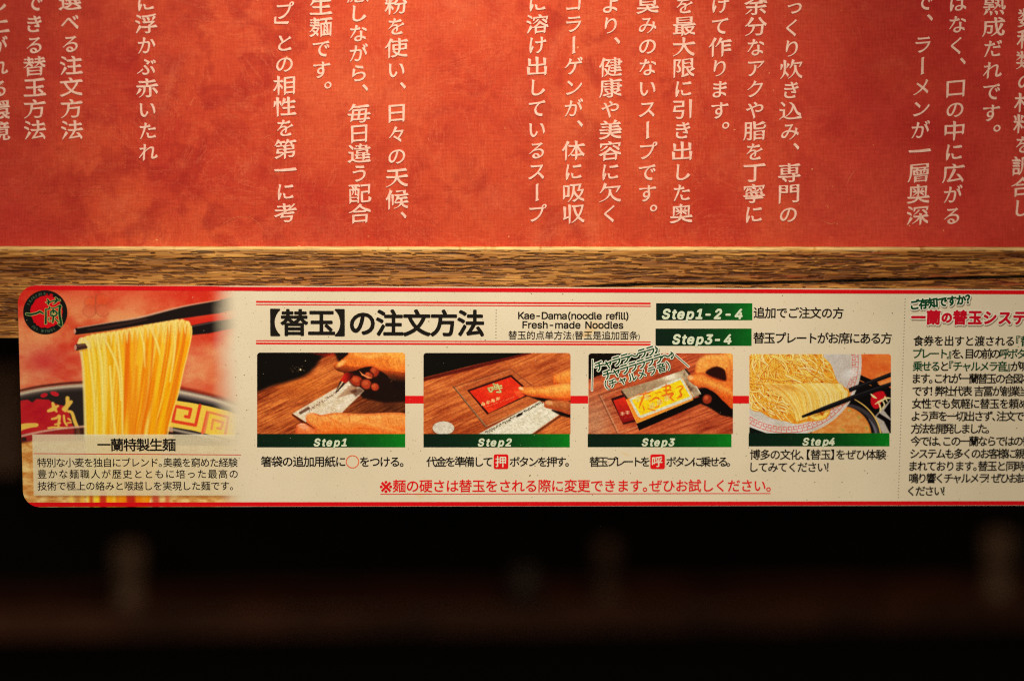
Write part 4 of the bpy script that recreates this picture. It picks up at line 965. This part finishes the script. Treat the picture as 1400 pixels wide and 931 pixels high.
    p.grain(0.16, 14, 10, 0.4, 6); return p.build('step_picture', label, 0.00006, PRINT, round_top=4)
def step4():
    p = Pic(1024.5, 484, 1218, 592, 0.7, 1015, 475, K); X, Y = p.X, p.Y
    p.C = lerp((206, 84, 34), (236, 140, 70), fbm(X, Y, 120, 60, 4, 2)[..., None])
    p.poly([(1020, 235), (1330, 370), (1330, 780), (850, 780), (900, 520), (960, 400)], (16, 12, 12), 4)
    p.stroke([(1020, 285), (1120, 330)], 7, (220, 130, 60), 3, 0.9); p.poly([(1175, 312), (1300, 270), (1300, 300), (1200, 330)], (232, 140, 76), 4)
    p.poly([(1300, 440), (1300, 640), (1190, 570), (1165, 600), (1230, 640), (1300, 780), (1230, 780), (1150, 600)], (196, 180, 160), 6, 0.9); p.poly([(1230, 545), (1290, 460), (1290, 620)], (14, 10, 10), 4)
    # soup inside black bowl
    p.blob(890, 760, 300, 272, (70, 62, 62), 0, 0.03); p.blob(880, 762, 268, 250, (30, 24, 24), 0, 0.03)
    p.blob(860, 770, 262, 262, (206, 124, 54), 0, 0.05); m = fbm(X, Y, 40, 30, 4, 5)[..., None]
    mk = (np.hypot((X - 860) / 250, (Y - 770) / 250) < 1)[..., None]; p.C = np.where(mk, lerp((196, 108, 44), (226, 164, 96), m), p.C)
    p.stroke([(1100, 620), (1150, 700), (1165, 780)], [6, 22, 18], (120, 112, 116), 6, 0.9)
    p.stroke([(960, 440), (1060, 505), (1140, 590), (1185, 680), (1210, 780)], [6, 10, 12, 12, 12], (226, 178, 96), 3)
    for x, y in ((930, 545), (1010, 605), (1080, 700), (870, 715)): p.blob(x, y, 16, 9, (150, 150, 60), 0.5, 0.8, 0.7)
    p.poly([(1115, 450), (1130, 405), (1170, 385), (1220, 378), (1240, 400), (1250, 430), (1210, 470), (1190, 520), (1150, 530), (1120, 495)], (190, 24, 34), 4, sm=True)
    for q, w in [([(1118, 405), (1140, 425), (1166, 440)], [10, 20, 8]), ([(1155, 490), (1190, 470), (1250, 440), (1290, 440)], [8, 16, 16, 8]), ([(1180, 470), (1200, 520), (1196, 556)], [10, 16, 8]), ([(1215, 455), (1235, 500), (1205, 540)], [12, 12, 8]), ([(1240, 430), (1260, 470)], [14, 8])]: p.stroke(q, w, (230, 204, 140), 3)
    # white strainer bowl with a red meander ring
    p.blob(380, 130, 656, 640, (210, 196, 176), 0, 0.012)
    mk = np.hypot((X - 380) / 650, (Y - 130) / 634)
    p.C = np.where((mk < 1)[..., None], lerp((184, 168, 146), (214, 202, 186), fbm(X, Y, 160, 100, 3, 7)[..., None]), p.C)
    p.C = np.where(((mk < 0.985) & (mk > 0.86))[..., None], p.C * 1.02 + 3, p.C)
    RM = (206, 72, 60)
    for i in range(36):
        a = -0.16 + i * 0.075; 
        def q(r, t, a=a): return (380 + 650 * r * math.cos(a + t), 130 + 634 * r * math.sin(a + t))
        for rr in ((0.965, 0.0, 0.06), (0.885, 0.0, 0.05)): p.stroke([q(rr[0], rr[1]), q(rr[0], rr[2])], 6, RM, 2.2, 0.85, sm=False)
        p.stroke([q(0.965, 0.0), q(0.905, 0.0)], 6, RM, 2.2, 0.85, sm=False); p.stroke([q(0.925, 0.022), q(0.925, 0.05), q(0.885, 0.05)], 6, RM, 2.2, 0.85, sm=False)
    p.blob(930, 230, 70, 40, (232, 222, 206), -0.5, 1.2, 0.8); p.poly([(720, 30), (900, 30), (980, 300), (900, 420), (800, 250)], (180, 162, 150), 60, 0.35)
    # noodle mass
    mass = [(60, 40), (620, 40), (700, 85), (770, 150), (810, 260), (850, 320), (925, 370), (930, 430), (860, 470), (780, 500), (755, 580), (720, 620), (640, 640), (560, 645), (470, 665), (370, 640), (250, 612), (160, 560), (70, 500)]
    p.poly(mass, lambda x, y, d: lerp((214, 116, 22), (240, 180, 72), fbm(x, y, 24, 24, 4, 3)[..., None]), 5, sm=True)
    R = random.Random(11)
    PM = smooth(mass, 5, True)
    def inside(x, y):
        c = False; n = len(PM)
        for i in range(0, n):
            a, b = PM[i - 1], PM[i]
            if (a[1] > y) != (b[1] > y) and x < a[0] + (y - a[1]) * (b[0] - a[0]) / (b[1] - a[1]): c = not c
        return c
    for k in range(60):
        x, y = R.uniform(70, 760), R.uniform(60, 580)
        if inside(x, y): p.blob(x, y, R.uniform(10, 30), R.uniform(4, 9), (158, 54, 12), R.uniform(0.5, 1.3), 0.5, 0.85)
    def flow(x, y): return 1.15 - 0.75 * min(max((x - 120) / 600, 0), 1) + 0.25 * math.sin(y / 90)
    for k in range(620):
        x, y = R.uniform(40, 860), R.uniform(20, 640)
        if not inside(x, y): continue
        if x > 470 and y > 290 and x + y > 850: continue
        a = flow(x, y) + R.gauss(0, 0.33 if k < 520 else 0.8); L = R.uniform(50, 120); b = R.uniform(-0.35, 0.35); q = []
        for t in (-1, -0.4, 0.3, 1): q.append((x + L * t * math.cos(a + b * t), y + L * t * math.sin(a + b * t)))
        if not all(inside(*u) or u[1] < 50 or u[0] < 75 for u in (q[0], q[-1])): continue
        c = R.choice([(244, 198, 104), (248, 210, 122), (240, 184, 80), (232, 166, 58), (248, 214, 138), (236, 176, 76)])
        p.stroke([(u[0] + 3, u[1] + 5) for u in q], 11, (176, 78, 18), 3, 0.55); p.stroke(q, R.uniform(7.5, 10.5), c, 2.2, 0.96, prof=0.22)
    for k in range(58):        # combed bundle laid over the chopsticks
        t = k / 57; x0, y0 = 470 + 390 * t, 345 - 10 * math.sin(t * 3); x1, y1 = 560 + 350 * t, 600 - 175 * t
        q = [(x0 - 40 + 40 * t, y0 - 26), (x0 + 26, y0 + 24), ((x0 + x1) / 2 + 26, (y0 + y1) / 2 - 4), (x1, y1)]
        p.stroke([(u[0] + 3, u[1]) for u in q], 7.5, (190, 104, 34), 2, 0.6); p.stroke(q, 6.2, R.choice([(246, 206, 122), (250, 216, 140), (238, 186, 90)]), 1.8, 0.95, prof=0.18)
    for k in range(34):
        t = k / 33; x0 = 250 + 230 * t; y0 = 300 + 10 * t
        q = [(x0 - 70, y0 + 10), (x0 + 50, y0 + 90), (430 + 130 * t, 520 + 50 * t), (470 + 95 * t, 640 - 25 * t)]
        p.stroke([(u[0] + 3, u[1] + 3) for u in q], 9, (184, 92, 24), 2, 0.5); p.stroke(q, 7.5, R.choice([(244, 198, 104), (248, 212, 130), (234, 172, 70)]), 2.0, 0.92, prof=0.2)
    for k in range(8): p.stroke([(590 + 8 * k, 600 - k * 4), (640 + 10 * k, 625 - k * 3), (700 + 7 * k, 600 - k * 6), (720 + 4 * k, 560 - k * 8)], 7, R.choice([(246, 196, 90), (250, 212, 124)]), 2.2, 0.9, prof=0.16)
    # chopsticks
    p.poly([(600, 596), (760, 530), (930, 466), (920, 480), (640, 600)], (150, 84, 30), 6, 0.5)
    p.poly([(922, 352), (1100, 288), (1300, 212), (1300, 252), (1120, 318), (930, 390)], (24, 20, 22), 3); p.stroke([(940, 358), (1290, 230)], 4, (120, 112, 110), 3, 0.6, sm=False)
    p.poly([(514, 592), (700, 512), (1000, 396), (1300, 296), (1300, 334), (1000, 440), (720, 548), (520, 612)], (24, 20, 22), 3); p.stroke([(640, 545), (1000, 408), (1290, 308)], 4, (110, 102, 100), 3, 0.6, sm=False)
    p.poly([(0, 690), (60, 690), (210, 745), (210, 790), (0, 790)], (16, 24, 18), 3)
    p.grain(0.09, 11, 11, 0, 7); return p.build('step_picture', label, 0.00006, PRINT, round_top=4)
pics = [step1(), step2(), step3(), step4()]

# green step bands: printed left-to-right tint
def green_band(name, x0, y0, x1, y1, parent, layer, dark=(14, 40, 24), br=(14, 122, 34)):
    p = Pic(x0, y0, x1, y1, 1.6, 0, 0, 1.0); t = np.clip((p.X - x0) / (x1 - x0), 0, 1)[..., None]
    p.C = lerp(dark, br, t ** 1.7); p.grain(0.08, 6, 6)
    return p.build(name, parent, layer, PRINT)
inkST = ink((216, 214, 172), 'pale_green_ink')
steps = [(351.5, 593, 554, 611.3, 603.2, (('Step', 430.6, 464.9), ('1', 468.7, 474.2))), (579, 593, 779, 611.3, 603.2, (('Step', 654.9, 689.4), ('2', 693, 702.3))),
         (803.5, 593, 1000, 611, 603, (('Step', 879, 912.6), ('3', 915.5, 924.6))), (1023.5, 592, 1216, 610, 602.2, (('Step', 1098.8, 1133), ('4', 1134.5, 1143.2)))]
for pic, (x0, y0, x1, y1, y, s) in zip(pics, steps):
    green_band('step_band', x0, y0, x1, y1, pic, 0.00008)
    for w_, a, b in s: line('step_text', w_, a, b, y - 0.8, 19.0, inkST, pic, bold=0.036, shear=0.22, layer=0.00012, squeeze=False)
for a, b in ((554, 579.5), (779.5, 804), (1001.5, 1024)): rect('connector_bar', a, 541, b, 551.5, inkR, label, 0.00005)
# ------------------------------------------------------------------ header
for y, w, dy in ((412.6, 2.4, 2.4), (416.4, 1.5, 2.4), (465.8, 1.5, 1.8), (469.5, 2.4, 1.6)): rect('rule_line', 350, y - w / 2, 889.5, y + w / 2, inkR, label, 0.00006, dy=dy)
line('title_text', '【替玉】の注文方法', 370.5, 661, 441.2, 37.5, inkB, label, bold=0.030, wide=1.02)
line('title_text', 'Kae-Dama(noodle refill)', 708.6, 859, 429.2, 18.2, inkB, label, bold=0.018, wide=1.10, squeeze=False)
line('title_text', 'Fresh-made Noodles', 714.5, 852, 441.8, 18.2, inkB, label, bold=0.018, wide=1.10, squeeze=False)
line('title_text', '替玉的点单方法(替玉是追加面条)', 695, 874.5, 458.2, 12.6, inkB, label, bold=0.008)
def dots(name, x0, y0, x1, y1, n, r):
    v = []; f = []
    for i in range(n):
        t = i / (n - 1); cx, cz = lb(x0 + (x1 - x0) * t, y0 + (y1 - y0) * t); b = len(v)
        for k in range(8): v.append((cx + r * PXM * math.cos(k * PI / 4), -0.00006, cz + r * PXM * math.sin(k * PI / 4)))
        f.append(tuple(range(b, b + 8)))
    return meshobj(name, v, f, inkGr, label)
dots('dotted_line', 678.3, 424, 678, 462, 10, 0.85); dots('dotted_line', 1237.5, 409, 1228, 680, 64, 0.85)
b1 = green_band('step_bar', 897, 414.6, 1028.5, 437.8, label, 0.00006, br=(14, 112, 36)); 
for w_, a, b in (('Step', 907, 949), ('1', 953.5, 959.5), ('-', 966, 973.6), ('2', 978.5, 989.5), ('-', 993.5, 1001), ('4', 1006.5, 1018)): line('step_text', w_, a, b, 426.4, 24.6, inkST, b1, bold=0.036, shear=0.2, squeeze=False)
b2 = green_band('step_bar', 896.2, 449.2, 1027.5, 472.8, label, 0.00006, br=(14, 104, 34)); 
for w_, a, b in (('Step', 921, 962), ('3', 965.5, 975.5), ('-', 979, 987), ('4', 991.5, 1003)): line('step_text', w_, a, b, 461.0, 24.2, inkST, b2, bold=0.036, shear=0.2, squeeze=False)
line('caption_text', '追加でご注文の方', 1030.5, 1153, 427.6, 16.2, inkB, label, bold=0.018)
line('caption_text', '替玉プレートがお席にある方', 1030, 1219, 462, 16.4, inkB, label, bold=0.018)
# ------------------------------------------------------------------ captions under the pictures
line('caption_text', '箸袋の追加用紙に', 357, 472, 630.8, 15.4, inkB, label, bold=0.017)
line('caption_text', 'をつける。', 492.5, 551.5, 631, 15.2, inkB, label, bold=0.017)
def ring(cx, cy, r, w, mat):
    x, z = lb(cx, cy); v = []; n = 40
    for k in range(n):
        a = 2 * PI * k / n
        for q in (r - w / 2, r + w / 2): v.append((x + q * PXM * math.cos(a), -0.00008, z + q * PXM * math.sin(a)))
    return meshobj('circle_mark', v, [(2 * k, 2 * k + 1, (2 * k + 3) % (2 * n), (2 * k + 2) % (2 * n)) for k in range(n)], mat, label)
ring(482, 631, 8.4, 1.2, ink((232, 92, 36), 'orange_ink'))
line('caption_text', '代金を準備して', 583, 673, 631, 15.0, inkB, label, bold=0.017)
line('caption_text', 'ボタンを押す。', 697, 777.5, 631, 15.0, inkB, label, bold=0.017)
line('caption_text', '替玉プレートを', 806, 888, 631, 15.0, inkB, label, bold=0.017)
line('caption_text', 'ボタンに乗せる。', 911, 998, 631, 15.0, inkB, label, bold=0.017)
line('caption_text', '博多の文化、【替玉】をぜひ体験', 1025.3, 1211.5, 621.3, 15.2, inkB, label, bold=0.017)
line('caption_text', 'してみてください！', 1026, 1132.5, 638.4, 15.0, inkB, label, bold=0.017)
def square(x0, y0, x1, y1, r, ch):
    pts = []
    for cx, cy, a0 in ((x1 - r, y0 + r, -90), (x1 - r, y1 - r, 0), (x0 + r, y1 - r, 90), (x0 + r, y0 + r, 180)):
        for k in range(5): a = math.radians(a0 + 22.5 * k); pts.append((cx + r * math.cos(a), cy + r * math.sin(a)))
    o = quad_strip('button_mark', pts, inkR, label, 0.00008)
    line('button_text', ch, x0 + 2.6, x1 - 2.6, (y0 + y1) / 2, 16, inkW, o, bold=0.014, layer=0.00012, wide=0.98)
square(675, 620.8, 695, 641, 2.6, '押'); square(889, 620.8, 909, 641, 2.6, '呼')
line('notice_text', '※麺の硬さは替玉をされる際に変更できます。ぜひお試しください。', 519.5, 1053.5, 664.2, 18.6, inkR, label, bold=0.016, big={'※': 1.62})
rect('rule_line', 520, 674.6, 1053.5, 675.7, inkR, label, 0.00006, dy=-0.8)
# ------------------------------------------------------------------ caption on the noodle picture
line('caption_text', '一蘭特製生麺', 133.5, 240, 608, 18.6, inkB, label, bold=0.020)
rect('rule_line', 46.5, 619.3, 329.5, 620.4, ink((206, 60, 36), 'rule_red'), label, 0.00008, dy=1.8)
line('caption_text', '特別な小麦を独自にブレンド。奥義を窮めた経験', 51, 325, 632.2, 13.4, inkB, label, bold=0.008)
line('caption_text', '豊かな麺職人が歴史とともに培った最高の', 51.5, 325, 647.9, 13.2, inkB, label, bold=0.008)
line('caption_text', '技術で極上の絡みと喉越しを実現した麺です。', 51.5, 318.5, 664.2, 13.2, inkB, label, bold=0.008)
# ------------------------------------------------------------------ right-hand column
Gc = inkG
halo_m = ink((236, 222, 188), 'halo_cream'); RD = ink((202, 16, 34), 'headline_red')
def halo(em, k, dx=0.0, dy=0.0):
    def f(places, name='headline_halo'):
        text_obj(name, places, halo_m, label, 0.00008, offset=k * em * PXM)
        sh = [(c, (lambda v, fn=fn: (fn(v)[0] + 0.9 * PXM, fn(v)[1] - 1.7 * PXM))) for c, fn in places]
        text_obj('headline_shadow', sh, inkSh, label, 0.00006, offset=k * em * PXM)
    return f
line('headline_text', 'ご存知ですか？', 1245.5, 1326, 417.2, 14.6, Gc, label, bold=0.052, rot=math.radians(6.2), extra=halo(14.6, 0.16), wide=0.95, layer=0.00012)
line('headline_text', '一蘭の替玉システム', 1246.5, 1423, 434.0, 20.4, RD, label, bold=0.052, extra=halo(20.4, 0.13), layer=0.00012, big={'の': 0.78}, wide=0.98)
def para(y, text, x0, x1, green=(), em=15.0):
    cols = {}
    for a, b in green:
        for i in range(a, b): cols[i] = Gc
    line('paragraph_text', text, x0, x1, y, em, inkB, label, bold=0.023, cols=cols or None, wide=0.97)
para(466, '食券を出すと渡される『替', 1249, 1408.5, ((10, 12),))
para(483.4, 'プレート』を、目の前の呼ボタ', 1248.5, 1402, ((0, 5), (11, 14)))
para(500.6, '乗せると『チャルメラ音』が鳴', 1248, 1407, ((0, 3), (4, 12)))
para(517.4, 'ます。これが一蘭替玉の合図な', 1248, 1410)
para(534.6, 'です！弊社代表 吉冨が創業当', 1247.5, 1406)
para(551.7, '女性でも気軽に替玉を頼め', 1247, 1405)
para(568.8, 'よう声を一切出さず、注文でき', 1246.5, 1411)
para(585.9, '方法を開発しました。', 1245.5, 1352)
para(603, '今では、この一蘭ならではの替', 1245, 1411)
para(620, 'システムも多くのお客様に親', 1244.5, 1401)
para(637, 'まれております。替玉と同時', 1243.5, 1401)
para(653.6, '鳴り響くチャルメラ！ぜひお試', 1243, 1404)
para(671, 'ください！', 1242.5, 1291)
# ------------------------------------------------------------------ jingle words over the third picture (crop 795,475)
def jing(text, ax, ay, bx, by, em):
    x0, y0 = 795 + ax / K, 475 + ay / K; x1, y1 = 795 + bx / K, 475 + by / K; r = math.atan2(y0 - y1, x1 - x0)
    L = math.hypot(x1 - x0, y1 - y0)
    def ex(pl):
        text_obj('jingle_shadow', [(c, (lambda v, fn=fn: (fn(v)[0] + 0.6 * PXM, fn(v)[1] - 0.7 * PXM))) for c, fn in pl], inkG, pics[2], 0.00008, offset=0.115 * em * PXM)
        text_obj('jingle_halo', pl, halo_m, pics[2], 0.00012, offset=0.115 * em * PXM)
    line('jingle_text', text, x0, x0 + L, y0, em, inkG, pics[2], bold=0.026, rot=r, extra=ex, layer=0.00016)
jing('チャララ～ララ♪', 118, 172, 660, 8, 15.0)
jing('チャラララララ～♪', 190, 245, 795, 52, 15.0)
jing('（チャルメラ音）', 205, 330, 760, 152, 13.0)
def bar(a, b, w, m, lay):
    a = np.array([795 + a[0] / K, 475 + a[1] / K]); b = np.array([795 + b[0] / K, 475 + b[1] / K]); d = (b - a) / np.linalg.norm(b - a); n = np.array([-d[1], d[0]]) * w / 2; e = d * w / 2
    quad_strip('jingle_bar', [a + n - e, b + n + e, b - n + e, a - n - e], m, pics[2], lay)
for a, b in (((97, 108), (91, 370)), ((815, 66), (930, 165))): bar(a, b, 3.2, halo_m, 0.00010); bar(a, b, 1.2, inkG, 0.00014)

bpy.data.objects.remove(_to); bpy.data.curves.remove(_tc)
